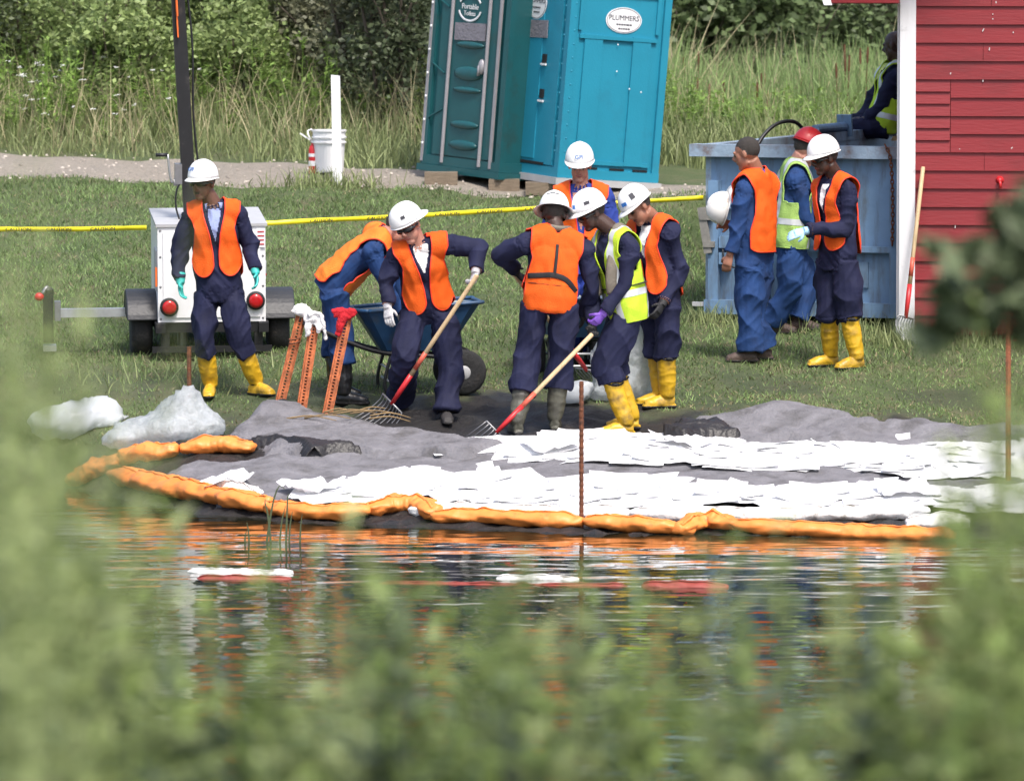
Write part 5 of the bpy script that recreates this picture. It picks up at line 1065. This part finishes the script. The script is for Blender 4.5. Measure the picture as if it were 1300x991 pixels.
    pr.limb([j['nb']-U_*.05, j['nb']+U_*.03, h-up*.05-f*.02], [.074, .068, .066], 'skin', 8)
    pr.ell(h+up*.030*HS-f*.012*HS, (.078*HS, .098*HS, .092*HS), 'skin', HR); pr.ell(h-up*.045*HS+f*.030*HS, (.064*HS, .064*HS, .072*HS), 'skin', HR); pr.ell(h-up*.100*HS+f*.062*HS, (.034*HS, .030*HS, .024*HS), 'skin', HR)
    pr.ell(h-up*.01*HS+f*.055*HS, (.062*HS, .040*HS, .055*HS), 'skin', HR)
    pr.limb([h+up*.022*HS+f*.086*HS, h-up*.008*HS+f*.106*HS, h-up*.026*HS+f*.119*HS], [.010, .0135, .016], 'skin', 6, 8); pr.ell(h-up*.032*HS+f*.100*HS, (.022*HS, .014*HS, .012*HS), 'skin', HR)
    pr.ell(h+up*.026*HS+f*.084*HS, (.060*HS, .016*HS, .012*HS), 'skin', HR)
    pr.ell(h-up*.062*HS+f*.090*HS, (.024, .010, .0075 if not mouth else .016), 'lip' if not mouth else 'mouth', HR)
    if mouth: pr.ell(h-up*.080*HS+f*.088*HS, (.024*HS, .011*HS, .007*HS), 'lip', HR); pr.ell(h-up*.046*HS+f*.094*HS, (.024*HS, .011*HS, .006*HS), 'lip', HR)
    for s in (-1, 1): pr.ell(h+r*s*.080*HS-up*.004*HS-f*.004*HS, (.011*HS, .020*HS, .032*HS), 'skin', HR); pr.ell(h+r*s*.031*HS+up*.004*HS+f*.086*HS, (.014*HS, .009*HS, .007*HS), 'eye', HR)
    if hair: pr.ell(h+up*.034*HS-f*.018*HS, (.081*HS, .098*HS, .094*HS), 'hair', HR)
    # bare hands belong to the body
    for s, gl in (('R', glove), ('L', gloveL if gloveL is not None else glove)):
        k_ = 0 if s == 'R' else 1; fa = nrm(j['w'+s]-j['e'+s]); hd_ = np.asarray(hdir[k_], float) if hdir[k_] is not None else fa
        pn = np.asarray(palm[k_], float) if palm is not None and palm[k_] is not None else (R_ if s == 'L' else -R_)*.9+F_*.3
        thumb = F_; sd = 1 if np.dot(np.cross(nrm(hd_), pn), thumb) > 0 else -1
        tgt = pr if not gl else Prim()
        hand_prims(tgt, j['w'+s]+fa*.005, hd_, pn, 'skin', curl[k_], sd)
        if gl:
            tgt.limb([j['w'+s]-fa*.06, j['w'+s]+fa*.03], [.047 if gl == 'teal' else .040, .034], 'g', 6)
            v, q = remesh(tgt.V, tgt.F, .0052, 1); fastmesh('glove', v-off, q, MT[gl], e, True)
    v, q = remesh(pr.V, pr.F, .0072, 3, .5)
    kd = KDTree(len(pr.V))
    for i, p in enumerate(pr.V): kd.insert(p, i)
    kd.balance(); near = [kd.find(p)[1] for p in v]; tg = np.array([pr.T[i] for i in near]); nn = vnormals(v, q)
    clothv = np.nonzero((tg == 'cloth'))[0]; sd_ = Vector((len(label)*1.7, 3.1, base[0]*5))
    for i in clothv:
        ax = pr.A[near[i]]; p = v[i]; al = float(np.dot(p, ax)); w_ = p-ax*al
        q1 = Vector(w_*5.5+ax*(al*9+2.2*float(w_[0])*5))+sd_; q2 = Vector((p[0]*4.6+p[2]*1.5, p[1]*4.6, p[2]*3.4-p[0]*1.2))+sd_
        n1 = 1-2*abs(noise.noise(q1)); n2 = 1.5*(1-abs(1.3*noise.noise(q2)))**2.2-.35; lim = .012 if abs(ax[2]) < .95 or True else .01
        v[i] = p+nn[i]*(.009*(n1-.35)+.021*(n2-.35)+.001*noise.noise(Vector(p*22)))
    mats = [MT[cloth], MT[skin], MT[hair] if hair else MT[skin], MT['eye'], MT[lip], MT['dshoe'], MT['tee'], MT['mouth'], MT['polo']]
    code = {'cloth': 0, 'skin': 1, 'hair': 2, 'eye': 3, 'lip': 4, 'sock': 5, 'mouth': 7}
    fc = v[q].mean(1); fi = np.array([code[t_] for t_ in tg[q[:, 0]]])
    loc = fc-O_; lx, ly, lz = loc @ R_, loc @ F_, loc @ U_
    if hair:                                                       # the face and lower head stay bare
        hl = fc-h; a_, b_, c_ = hl @ r, hl @ f, hl @ up; hd_f = ((fi == 1) | (fi == 2)) & (np.linalg.norm(hl, axis=1) < .17); fi[hd_f] = np.where((c_ > np.interp(b_/HS, [-.12, -.02, .03, .09], [-.055, -.012, .06, .078])*HS) & ~((np.abs(a_) > .083*HS) & (c_ < .035)), 2, 1)[hd_f]
    if vneck:
        kind, dep, wd = vneck; inn = (fi <= 1) & (ly > .02) & (lz > -dep) & (np.abs(lx) < wd*np.clip((lz+dep)/dep, 0, 1)) & (lz < .06)
        fi[inn & ((fi == 0) | (lz < -.01))] = {'tee': 6, 'skin': 1, 'polo': 8}[kind]
    o = fastmesh('body', v-off, q, mats, e, True); o.data.polygons.foreach_set('material_index', fi.astype(np.int32))
    # --- boots or shoes
    if A:
        for s in 'RL':
            an, kn, d = j['a'+s], j['k'+s], toe[s]; bp = Prim(); top = an+(kn-an)*min(.95, (hem-.09+.04)/np.linalg.norm(kn-an)) if hem > .15 else an+(kn-an)*.16
            if hem > .15: bp.limb([top, top+(an-top)*.5, an+np.array([0, 0, .03]), an-np.array([0, 0, .01])], [(.074, .074), (.073, .075), (.060, .066), (.052, .062)], 'b', 12)
            else: bp.limb([top, an], [.052, .048], 'b', 6)
            lat = np.array([-d[1], d[0], 0]); z = np.array([0, 0, 1.])
            bp.limb([an-d*.055-z*.05, an+d*.0-z*.045, an+d*.08-z*.045, an+d*.15-z*.058, an+d*.195-z*.064], [(.036, .04), (.043, .05), (.046, .05), (.048, .036), (.036, .026)], 'b', 12, 14, lat)
            bp.limb([an-d*.07-z*.078, an+d*.06-z*.080, an+d*.14-z*.080, an+d*.205-z*.078], [(.036, .016), (.040, .016), (.050, .016), (.036, .014)], 'b', 10, 12, lat)
            bv, bq = remesh(bp.V, bp.F, .0075, 3); bn = vnormals(bv, bq)
            bv = bv+bn*np.array([.006*(1-2*abs(noise.noise(Vector((p[0]*9, p[1]*9, p[2]*16))+sd_)))*(1 if hem > .15 else .4) for p in bv])[:, None]
            bo = fastmesh('boot' if hem > .15 else 'shoe', bv-off, bq, [MT[boot], MT['dshoe']], e, True)
            bo.data.polygons.foreach_set('material_index', (bv[bq].mean(1)[:, 2] < an[2]-.074).astype(np.int32))
            if tied:
                c_ = an+(kn-an)*((hem-.10)/np.linalg.norm(kn-an)); pts = [c_+np.array([.082*math.cos(a), .082*math.sin(a), .012*math.sin(a*2+1)]) for a in np.linspace(0, 2*math.pi, 20)]
                Geo().tube([p-off for p in pts], .007, 6).ell(c_-off+np.array([.02, -.09, .0]), (.028, .014, .012)).out('boot_tie', MT['strap'], bo, True)
    # --- vest
    if vest:
        tp = Prim(); torso(tp, .024, 'v', arms=False); tv, tq = remesh(tp.V, tp.F, .013, 7)
        tn = vnormals(tv, tq); tv = tv+tn*np.array([.013*(1-2*abs(noise.noise(Vector((p[0]*9+p[2]*2, p[1]*7, p[2]*3.2))+sd_)))+.006*noise.noise(Vector(p*14))-.002 for p in tv])[:, None]
        L_ = tv-O_; x, y, z = L_ @ R_, L_ @ F_, L_ @ U_; ax_ = np.abs(x); sw = np.linalg.norm(j['sR']-j['sL'])/2
        blend = np.clip((y+.01)/.04, 0, 1)
        dneck = np.linalg.norm((tv-j['nb'])-np.outer((tv-j['nb']) @ U_, U_), axis=1)
        neck = dneck-.088
        if vest == 'poncho':
            gap = np.interp(z, [-.6, -.30, -.15, .0, .06], [.022, .026, .045, .085, .095])
            fr = np.minimum(ax_-gap, np.where(z < -.34, (1-((ax_-.108)/.092)**2-((z+.34)/.145)**2)*.08, 1))
            bk2 = np.minimum(z+.53, (1-(np.maximum(ax_-.11, 0)/.095)**2-(np.maximum(-.43-z, 0)/.095)**2)*.06)
            xo = np.interp(z, [-.6, -.35, -.22, -.1, -.02, .03, .1], [.2, .205, .178, .160, .185, .215, .22])*max(.9, min(1.1, sw/.2))
            fv = np.minimum(np.minimum(fr*blend+bk2*(1-blend), xo-ax_), np.minimum(neck, z+.56))
        else:
            gap = np.interp(z, [-.7, -.30, -.15, .0, .06], [.008, .012, .03, .08, .09])
            fr = (ax_-gap)*blend+(1-blend)
            dsh = np.minimum(*[np.linalg.norm((tv-j['s'+s]-(np.array([0, 0, 0])-U_*.05))*1.0, axis=1) for s in 'RL'])
            arm = np.where(ax_ > sw*.72, np.where(z > -.20, -(ax_-sw*.98), 1), 1); arm = np.minimum(arm, np.where((ax_ > .12) & (z < .02) & (z > -.24), dsh-.10, 1))
            fv = np.minimum(np.minimum(fr, arm), np.minimum(neck, z+.58))
        cv, cf = clip(tv, tq, fv); vm = MT[vmat or ('orange' if vest == 'poncho' else 'lime')]
        vo = mk('vest', [p-off for p in cv], cf, vm, e, True); s_ = vo.modifiers.new('s', 'SOLIDIFY'); s_.thickness = .004; s_.offset = 1
        tg_ = Geo()
        for lp in boundary(cf):
            if len(lp) > 14:
                pts = np.array([cv[i] for i in lp+lp[:2]]); pts = (pts+np.roll(pts, 1, 0)+np.roll(pts, -1, 0))/3; tg_.tube(pts[1:-1:2]-off, .0065, 6, caps=False)
        if tg_.V: tg_.out('trim', MT['trim'] if vest == 'poncho' else vm, vo, True)
        if vest == 'class2':
            for st in (np.minimum(.026-np.abs(ax_-.115), fv-.004), np.minimum(.026-np.abs(z+.36), fv-.004)):
                st = np.where(st > 0, st, np.maximum(st, -.02)); sv, sf = clip(tv+tn*.007, tq, st)
                if len(sf): mk('reflective_stripe', [p-off for p in sv], sf, MT['silver'], vo, True)
        if straps:
            bv_ = BVHTree.FromPolygons([Vector(p) for p in tv], [tuple(map(int, k)) for k in tq])
            def ribbon(path, wd, name, sgn=-1):
                pts = []
                for (px_, pz_) in catmull([np.array([a, b2, 0]) for a, b2 in path], 24)[:, :2]:
                    o3 = O_+R_*px_+U_*pz_+F_*sgn*.6; hit = bv_.ray_cast(Vector(o3), Vector(-F_*sgn)); 
                    if hit[0] is not None: pts.append(np.array(hit[0])+F_*sgn*.014)
                if len(pts) > 3:
                    pts = np.array(pts); dz = np.gradient(pts, axis=0); la = np.array([nrm(np.cross(d_, F_)) for d_ in dz]); V, F = tube(pts, [(wd/2, .004)]*len(pts), 8, la); mk(name, [p-off for p in V], F, MT['strap'], vo, True)
            ribbon([(-.20, -.25), (-.1, -.235), (0, -.225), (.1, -.25), (.19, -.33)], .042, 'harness_strap'); ribbon([(.0, .02), (.0, -.1), (.0, -.225)], .024, 'harness_strap'); 
    if pfd:
        P_ = lambda x, y, z: O_+R_*x+F_*y+U_*z-off; nz_ = (j['nb']-O_) @ U_
        pts = [P_(-.085, .175, -.34), P_(-.10, .172, -.22), P_(-.115, .13, -.06), P_(-.105, .03, nz_+.035), P_(0, -.085, nz_+.045), P_(.105, .03, nz_+.035), P_(.115, .13, -.06), P_(.10, .172, -.22), P_(.085, .175, -.34)]
        Geo().tube(catmull(pts, 44), [(.034+.012*abs(math.cos(k/43*math.pi)), .022) for k in range(44)], 12).out('life_vest_collar', MT['pfd'], e, True)
        ring = [P_(.205*B*math.cos(a), .16*B*math.sin(a), -.30) for a in np.linspace(0, 2*math.pi, 30)]; Geo().tube(ring, [(.004, .02)]*30, 8, (0, 0, 1)).out('belt', MT['strap'], e, True)
    if collar:
        cm = MT[collar]; nb = j['nb']; V = []; F = []; n = 22
        for k in range(n):
            a = math.radians(35)+math.radians(290)*k/(n-1); c_, s_ = math.sin(a), math.cos(a)
            for rr, zz in ((.068, .045), (.088, .040), (.100, .0), (.080, -.012)): V.append(nb+R_*c_*rr+F_*s_*rr+U_*zz-off)
        for k in range(n-1):
            for q_ in range(3): F.append((k*4+q_, (k+1)*4+q_, (k+1)*4+q_+1, k*4+q_+1))
        co = mk('collar', V, F, cm, e, True); s_ = co.modifiers.new('s', 'SOLIDIFY'); s_.thickness = .004
    if hat:
        helmet(e, h, r, f, up, MT[hat], off, brim, None if bill is None else np.asarray(bill, float), logo, marks)
        hb = [h+up*.036+r*.094*math.sin(a)-f*.008+f*.114*math.cos(a)-off for a in np.linspace(0, 2*math.pi, 30)]
        Geo().tube(hb, [(.003, .016 if headband else .010)]*30, 6, up).out('headband', MT['strap'], e, True)
    if shades:
        V = []; F = []; n = 17
        for k in range(n):
            a = math.radians(-88+176*k/(n-1)); w_ = .022*(1 if abs(a) < 1.05 else .38)*(1-.45*math.exp(-(a*9)**2))
            p = h+r*.094*math.sin(a)+f*(.004+.113*math.cos(a)**.8 if math.cos(a) > 0 else .004)+up*.006-off
            V += [p+up*w_*.85, p-up*w_]
        F = [(2*k, 2*k+1, 2*k+3, 2*k+2) for k in range(n-1)]; g_ = mk('sunglasses', V, F, MT['shades'], e, True); s_ = g_.modifiers.new('s', 'SOLIDIFY'); s_.thickness = .004
    LOG.append((label[:30], {k: round(float(np.linalg.norm(j[a]-j[b_])), 2) for k, a, b_ in [('uaR', 'sR', 'eR'), ('faR', 'eR', 'wR'), ('uaL', 'sL', 'eL'), ('faL', 'eL', 'wL'), ('thR', 'hR', 'kR'), ('thL', 'hL', 'kL'), ('torso', 'pel', 'nb'), ('sh', 'sR', 'sL')]+([('shR', 'kR', 'aR'), ('shL', 'kL', 'aL')] if A else [])}))
    return e, j
# 1 shouting man by the trailer
person('worker in navy coveralls, orange vest and teal gloves standing before the white trailer', dict(pel=(277, 362), nb=(271, 264), sR=(242, 275), sL=(303, 273), hd=(258, 233, -.05), eR=(228, 318, .03), wR=(229, 356, -.06), eL=(319, 312, .03), wL=(324, 344, -.08), hR=(262, 376), hL=(293, 376), kR=(259, 428, -.06), kL=(304, 424, -.08)),
       ((266, 505), (331, 502)), (-.48, -.88, -.02), 'skin_brown', 'navy', 'poncho', logo=('GPI', .35, .5, .05, MT['logo']), glove='teal', boot='yboot', hem=.35, toes=((-.05, -1), (.7, -.7)), vneck=('polo', .2, .05), collar='polo', mouth=True, hair='hair')
# 2 bent over the wheelbarrow
person('worker in bright blue coveralls bent over the wheelbarrow, seen from the side', dict(pel=(425, 357), nb=(487, 301), sR=(474, 319, -.18), sL=(478, 300, .18), hd=(505, 289, .0), eR=(492, 362, -.2), wR=(508, 398, -.12), eL=(500, 348, .2), wL=(518, 390, .18), hR=(424, 372, -.1), hL=(424, 370, .1), kR=(434, 435, -.06), kL=(424, 432, .12)),
       ((446, 514), (436, 505)), (.8, -.1, -.6), 'skin_pale', 'blue', 'poncho', 'orange_pale', hat=None, glove='gglove', boot='bboot', hem=.33, toes=((1, -.2), (1, .0)), shades=False, roll=(.5, 0, .8), legw=1.05)
# 3 man with the fork
person('worker in navy coveralls and orange vest leaning over a wooden fork, grey gloves on', dict(pel=(543, 388, .03), nb=(531, 315, -.08), sR=(503, 324, -.10), sL=(566, 311, -.10), hd=(519, 286, -.17), eR=(490, 361, -.08), wR=(492, 388, -.15), eL=(609, 313, -.06), wL=(604, 344, -.22), hR=(525, 402), hL=(562, 402), kR=(515, 455, -.16), kL=(572, 464, -.04)),
       ((499, 522), (567, 538)), (-.38, -.8, -.45), 'skin_pale', 'navy', 'poncho', bill=(.75, .45, .42), marks=[(2.1, .5, .034, .026, MT['ink'])], glove='gglove', boot='dshoe', hem=.09, toes=((-.85, -.5), (.1, -1)), vneck=('tee', .17, .06), curl=(.3, .95), palm=((.3, .6, 0), (-.6, -.6, -.3)), hdir=(None, (-.25, -.35, -.9)), lip='lipl', legw=1.12, roll=(-.25, 0, 1))
# 4 back-turned man with life vest
person('worker with his back turned, black harness straps across his orange vest', dict(pel=(697, 375), nb=(706, 298, .04), sL=(669, 308, .02), sR=(741, 320, .06), hd=(703, 273, .10), eL=(635, 322, .10), wL=(654, 344, .32), eR=(753, 366, .1), wR=(742, 400, .27), hL=(677, 388), hR=(716, 390), kL=(671, 446, .04), kR=(712, 448, .04)),
       ((705, 546), (655, 551)), (.12, .85, -.4), 'skin_dark', 'navy', 'poncho', brim='full', marks=[(3.14-.32, .62, .03, .010, MT['ink']), (3.14, .64, .035, .012, MT['ink']), (3.14+.33, .62, .03, .009, MT['ink'])], glove='kglove', boot='mboot', hem=.33, toes=((.05, 1), (-.2, 1)), straps=True, pfd=True, headband=True, legw=1.12)
# 5 man facing us behind the others
person('worker in royal blue shirt and orange vest standing behind the others, facing the river', dict(pel=(737, 328), nb=(737, 240), sR=(706, 254), sL=(769, 252), hd=(736, 210, -.03), eR=(699, 300, .04), wR=(706, 342, -.06), eL=(776, 300, .04), wL=(768, 342, -.06), hR=(722, 338), hL=(752, 338), kR=(721, 398, -.03), kL=(752, 398, -.03)),
       ((722, 460), (752, 460)), (-.08, -1, -.22), 'skin_pale', 'royal', 'poncho', logo=('GPI', -.05, .38, .05, MT['logo']), boot='dshoe', hem=.09, toes=((-.1, -1), (.15, -1)), shades=False, vneck=('skin', .26, .07), collar='royal', lip='lipl', hair='greyhair')
# 7 man behind, right
person('worker in orange vest and yellow boots looking down, beside the clear bag', dict(pel=(838, 380), nb=(829, 283), sL=(850, 295, -.13), sR=(809, 295, .13), hd=(811, 263, -.08), eL=(863, 345, -.08), wL=(842, 384, -.22), eR=(806, 345, .10), wR=(800, 388, -.02), hL=(847, 394, -.08), hR=(830, 393, .09), kL=(846, 446, -.06), kR=(834, 446, .08)),
       ((829, 515), (838, 518)), (-.72, -.45, -.55), 'skin_mid', 'navy', 'poncho', marks=[(1.0-2.2, .55, .04, .05, MT['ink']), (-.45, .35, .045, .03, MT['logo'])], glove='kglove', boot='yboot', hem=.41, toes=((-.9, -.3), (-.9, -.3)), shades=False, vneck=('tee', .2, .06), legw=1.1, tied=True, roll=(-.35, 0, 1))
# 6 man in lime vest with the second fork
person('worker in lime vest, grey life-vest collar and yellow boots raking the mud', dict(pel=(795, 388), nb=(777, 297), sL=(800, 314, -.16), sR=(764, 316, .16), hd=(751, 270, -.03), eL=(793, 362, -.20), wL=(767, 396, -.22), eR=(752, 366, .06), wR=(752, 410, -.10), hL=(797, 402, -.10), hR=(788, 400, .10), kL=(770, 462, -.10), kR=(778, 460, .10)),
       ((792, 545), (785, 553)), (-.86, -.38, -.36), 'skin_dark', 'navy', 'class2', 'lime', marks=[(-1.15, .42, .045, .026, MT['ink']), (-.15, .35, .03, .03, MT['logo'])], glove='kglove', gloveL='purple', boot='yboot', hem=.43, toes=((-1, -.1), (-1, -.15)), shades=True, curl=(.9, .8), legw=1.2, pfd=True, tied=True)
# 8 bare-headed man carrying his hat
_, j8 = person('bare-headed worker in blue coveralls and orange vest carrying a white hard hat', dict(pel=(957, 332), nb=(959, 222), sL=(944, 240, -.14), sR=(976, 237, .14), hd=(948, 195, -.03), eL=(937, 287, -.15), wL=(927, 322, -.16), eR=(966, 288, .20), wR=(930, 285, .12), hL=(951, 345, -.08), hR=(965, 345, .08), kL=(952, 400, -.08), kR=(957, 400, .07)),
       ((962, 457), (943, 460)), (-.9, .3, -.25), 'skin_mid', 'blue', 'poncho', hat=None, boot='shoe', hem=.09, toes=((-1, -.1), (-1, -.1)), shades=False, collar='royal', legw=1.15, curl=(.5, .45))
# 9 man in red helmet
person('worker in red hard hat and pale green vest walking past the blue container', dict(pel=(1004, 303), nb=(1012, 210), sR=(1010, 228, -.15), sL=(1004, 226, .17), hd=(1023, 190, .0), eR=(1021, 272, -.14), wR=(1042, 302, -.08), eL=(1022, 268, .2), wL=(1046, 295, .15), hR=(1004, 316, -.09), hL=(1004, 315, .09), kR=(1003, 366, -.1), kL=(1024, 362, .1)),
       ((991, 424), (1020, 420)), (.78, .35, -.4), 'skin_pale', 'blue', 'class2', 'greenvest', hat='redhat', boot='shoe', hem=.09, toes=((.8, -.3), (.9, -.1)), headband=True, legw=1.12)
# 10 man with pale blue gloves
person('worker in white hard hat and yellow boots holding out a pale blue gloved hand', dict(pel=(1063, 322), nb=(1060, 228), sL=(1076, 242, -.13), sR=(1045, 242, .13), hd=(1047, 201, -.06), eL=(1074, 290, -.16), wL=(1024, 293, -.30), eR=(1042, 288, .08), wR=(1052, 312, .10), hL=(1075, 336, -.08), hR=(1052, 335, .08), kL=(1077, 395, -.08), kR=(1052, 395, .04)),
       ((1046, 466), (1080, 469)), (-.85, -.42, -.2), 'skin_dark', 'navy', 'poncho', glove='bglove', boot='yboot', hem=.43, toes=((-.9, -.3), (-.75, -.5)), vneck=('tee', .18, .035), legw=1.15, tied=True, curl=(.3, .25), palm=(None, (.0, .7, -.5)), hdir=(None, (-.95, -.15, -.25)))
# 11 man sitting on the container rim
person('bald worker in navy and lime harness sitting on the far rim of the container', dict(pel=(1124, 150), nb=(1139, 84), sL=(1136, 98, -.15), sR=(1126, 97, .15), hd=(1136, 58, -.02), eL=(1118, 136, -.16), wL=(1099, 152, -.12), eR=(1104, 132, .16), wR=(1092, 152, .12), hL=(1122, 161, -.09), hR=(1120, 160, .09), kL=(1083, 165, -.10), kR=(1078, 163, .10)),
       None, (-.85, .4, -.2), 'skin_dark', 'navy', 'class2', 'lime', hat=None, hair=None, shades=False, boot='dshoe', hem=.1, seatY=58.45, curl=(.4, .4), legw=1.1)
for l in LOG: print('LIMBS', l)
# ---- things they hold
hp_ = P(917, 266, j8['wR'][1]-.02); hs = empty('spare_hard_hat', hp_, 'scuffed white hard hat held at the hip by the bare-headed worker', 'hard hat')
helmet(hs, hp_+np.array([.06, 0, 0]), np.array([0, 0, 1.]), np.array([.25, .1, 1.]), nrm((-1, -.25, .2)), MT['hatdirty'], hp_)
gr = P(603, 356, G(567, 538)[1]-.24); fork(P(606, 349, gr[1]), P(497, 513, G(480, 540)[1]+.05), (-.7, -.5, -.2), 'wooden fork with red ferrule held by the worker in grey gloves', 9, .26, .30)
fork(P(752, 424, G(785, 553)[1]-.12), P(630, 549, G(625, 556)[1]), (-.5, .5, -.4), 'wooden fork with red ferrule pulled through the mud by the worker in lime', 9, .24, .2)
fork(P(634, 323, G(680, 550)[1]+.26), P(745, 470, G(700, 520)[1]+.35), (.4, .6, -.3), 'wooden handled fork held in front of the back-turned worker', 7, .22, .2)
pw = empty('plywood_sheet', P(1150, 172, 58.9), 'pale board standing behind the man on the container rim', 'board'); Geo().prism([(-.14, -.05), (.5, -.05), (.5, .55), (.05, .48), (-.02, .2)], 0, .02).out('board', M('raw_plywood', (.5, .36, .22), .8, .15, 6), pw)
# ================================================================== NEAR BANK, OUT OF FOCUS
MT['nearw'] = leafmat('near_weed_leaf', (.215, .285, .085), .3, .5, .35); MT['nearp'] = leafmat('near_pale_weed_leaf', (.30, .35, .15), .3, .4, .35); MT['neard'] = leafmat('near_dark_leaf', (.13, .165, .09), .35, .5, .25)
TX = [-120, 0, 40, 80, 120, 160, 200, 240, 300, 340, 400, 450, 500, 560, 620, 700, 760, 820, 900, 960, 1010, 1060, 1120, 1180, 1220, 1260, 1300, 1420]
TY = [380, 385, 405, 455, 530, 555, 565, 640, 690, 700, 660, 640, 670, 700, 705, 695, 710, 700, 690, 640, 690, 700, 690, 640, 530, 450, 430, 430]
def near_stems(n, x0, x1, dy0, dy1, lo=10.0, hi=14.0):
    x = RNG.uniform(x0, x1, n); row = np.interp(x, TX, TY)+RNG.uniform(dy0, dy1, n); Y = RNG.uniform(lo, hi, n); pts = []; hs = []
    for a, b_, c_ in zip(x, row, Y):
        t_ = P(a, b_, c_); g_ = float(gz(t_[0], c_)); pts.append((t_[0], c_, g_)); hs.append(t_[2]-g_)
    return np.array(pts), np.maximum(np.array(hs), .15)
p_, h_ = near_stems(105, -180, 1480, 0, 250); weedpatch('near_bank_weeds', p_, h_, MT['nearw'], 'blurred green weeds on the near bank in front of the river', 'weeds', .085, 36, .004, .05)
p_, h_ = near_stems(105, -180, 1480, -10, 280); weedpatch('near_bank_pale_weeds', p_, h_, MT['nearp'], 'blurred pale green weed tops on the near bank', 'weeds', .085, 36, .004, .05)
p_, h_ = near_stems(36, -150, 1450, 60, 300, 10, 14); weedpatch('near_bank_dark_weeds', p_, h_, MT['neard'], 'blurred dark green undergrowth on the near bank', 'weeds', .09, 34, .004, .05)
p_, h_ = near_stems(20, -90, 150, -120, 60, 9, 12); weedpatch('near_bank_leafy_weeds', p_, h_, MT['nearp'], 'blurred leafy weeds reaching up in front of the plastic bags', 'weeds', .07, 34, .004, .05)
p_, h_ = near_stems(14, -70, 70, -270, -40, 7.5, 10); weedpatch('near_bank_tall_weeds', p_, h_, MT['nearp'], 'tall wispy blurred stems rising at one end of the near bank', 'weeds', .06, 20, .003, .05)
p_, h_ = near_stems(16, 1205, 1380, -50, 110, 9, 12); weedpatch('near_bank_sprigs', p_, h_, MT['nearw'], 'blurred bright sprigs rising in front of the rusty orange post', 'weeds', .06, 30, .003, .05)
c = P(1300, 350, 13.0); g0 = float(gz(c[0]+.06, 13.0)); sp = empty('sapling', (c[0]+.06, 13.0, g0), 'blurred dark green sapling crown in front of the red barn', 'sapling')
b0 = np.array([c[0]+.06, 13.0, g0]); V_, Q_ = [], []; off_ = 0
for (x, y, rx, rz_, n_) in [(1290, 285, .10, .05, 80), (1250, 330, .09, .05, 80), (1300, 350, .11, .06, 95), (1215, 385, .08, .045, 65), (1265, 395, .10, .05, 85), (1190, 425, .06, .03, 34), (1310, 415, .10, .05, 70), (1350, 320, .12, .13, 140), (1360, 260, .09, .08, 90)]:
    q = P(x, y, 13.0+random.uniform(-.1, .1))-b0; v, qq = leafcloud(n_, q, (rx, rx, rz_), .036, 12, .1, droop=.5, elong=2.6); V_.append(v); Q_.append(qq+off_); off_ += len(v)
fastmesh('crown', np.concatenate(V_), np.concatenate(Q_), MT['neard'], sp)
g = Geo().tube(catmull([(0, 0, -.05), (.02, 0, .5), (.0, 0, c[2]-g0), (.03, 0, c[2]-g0+.25)], 16), np.linspace(.016, .004, 16), 8)
for (x, y) in [(1240, 375), (1215, 410), (1290, 320), (1300, 400)]:
    q = P(x, y, 13.0)-b0; g.tube(catmull([(.01, 0, q[2]-.05), (q[0]*.5, 0, q[2]+.0), q], 8), np.linspace(.006, .002, 8), 5)
g.out('trunk', MT['bark'], sp, True)
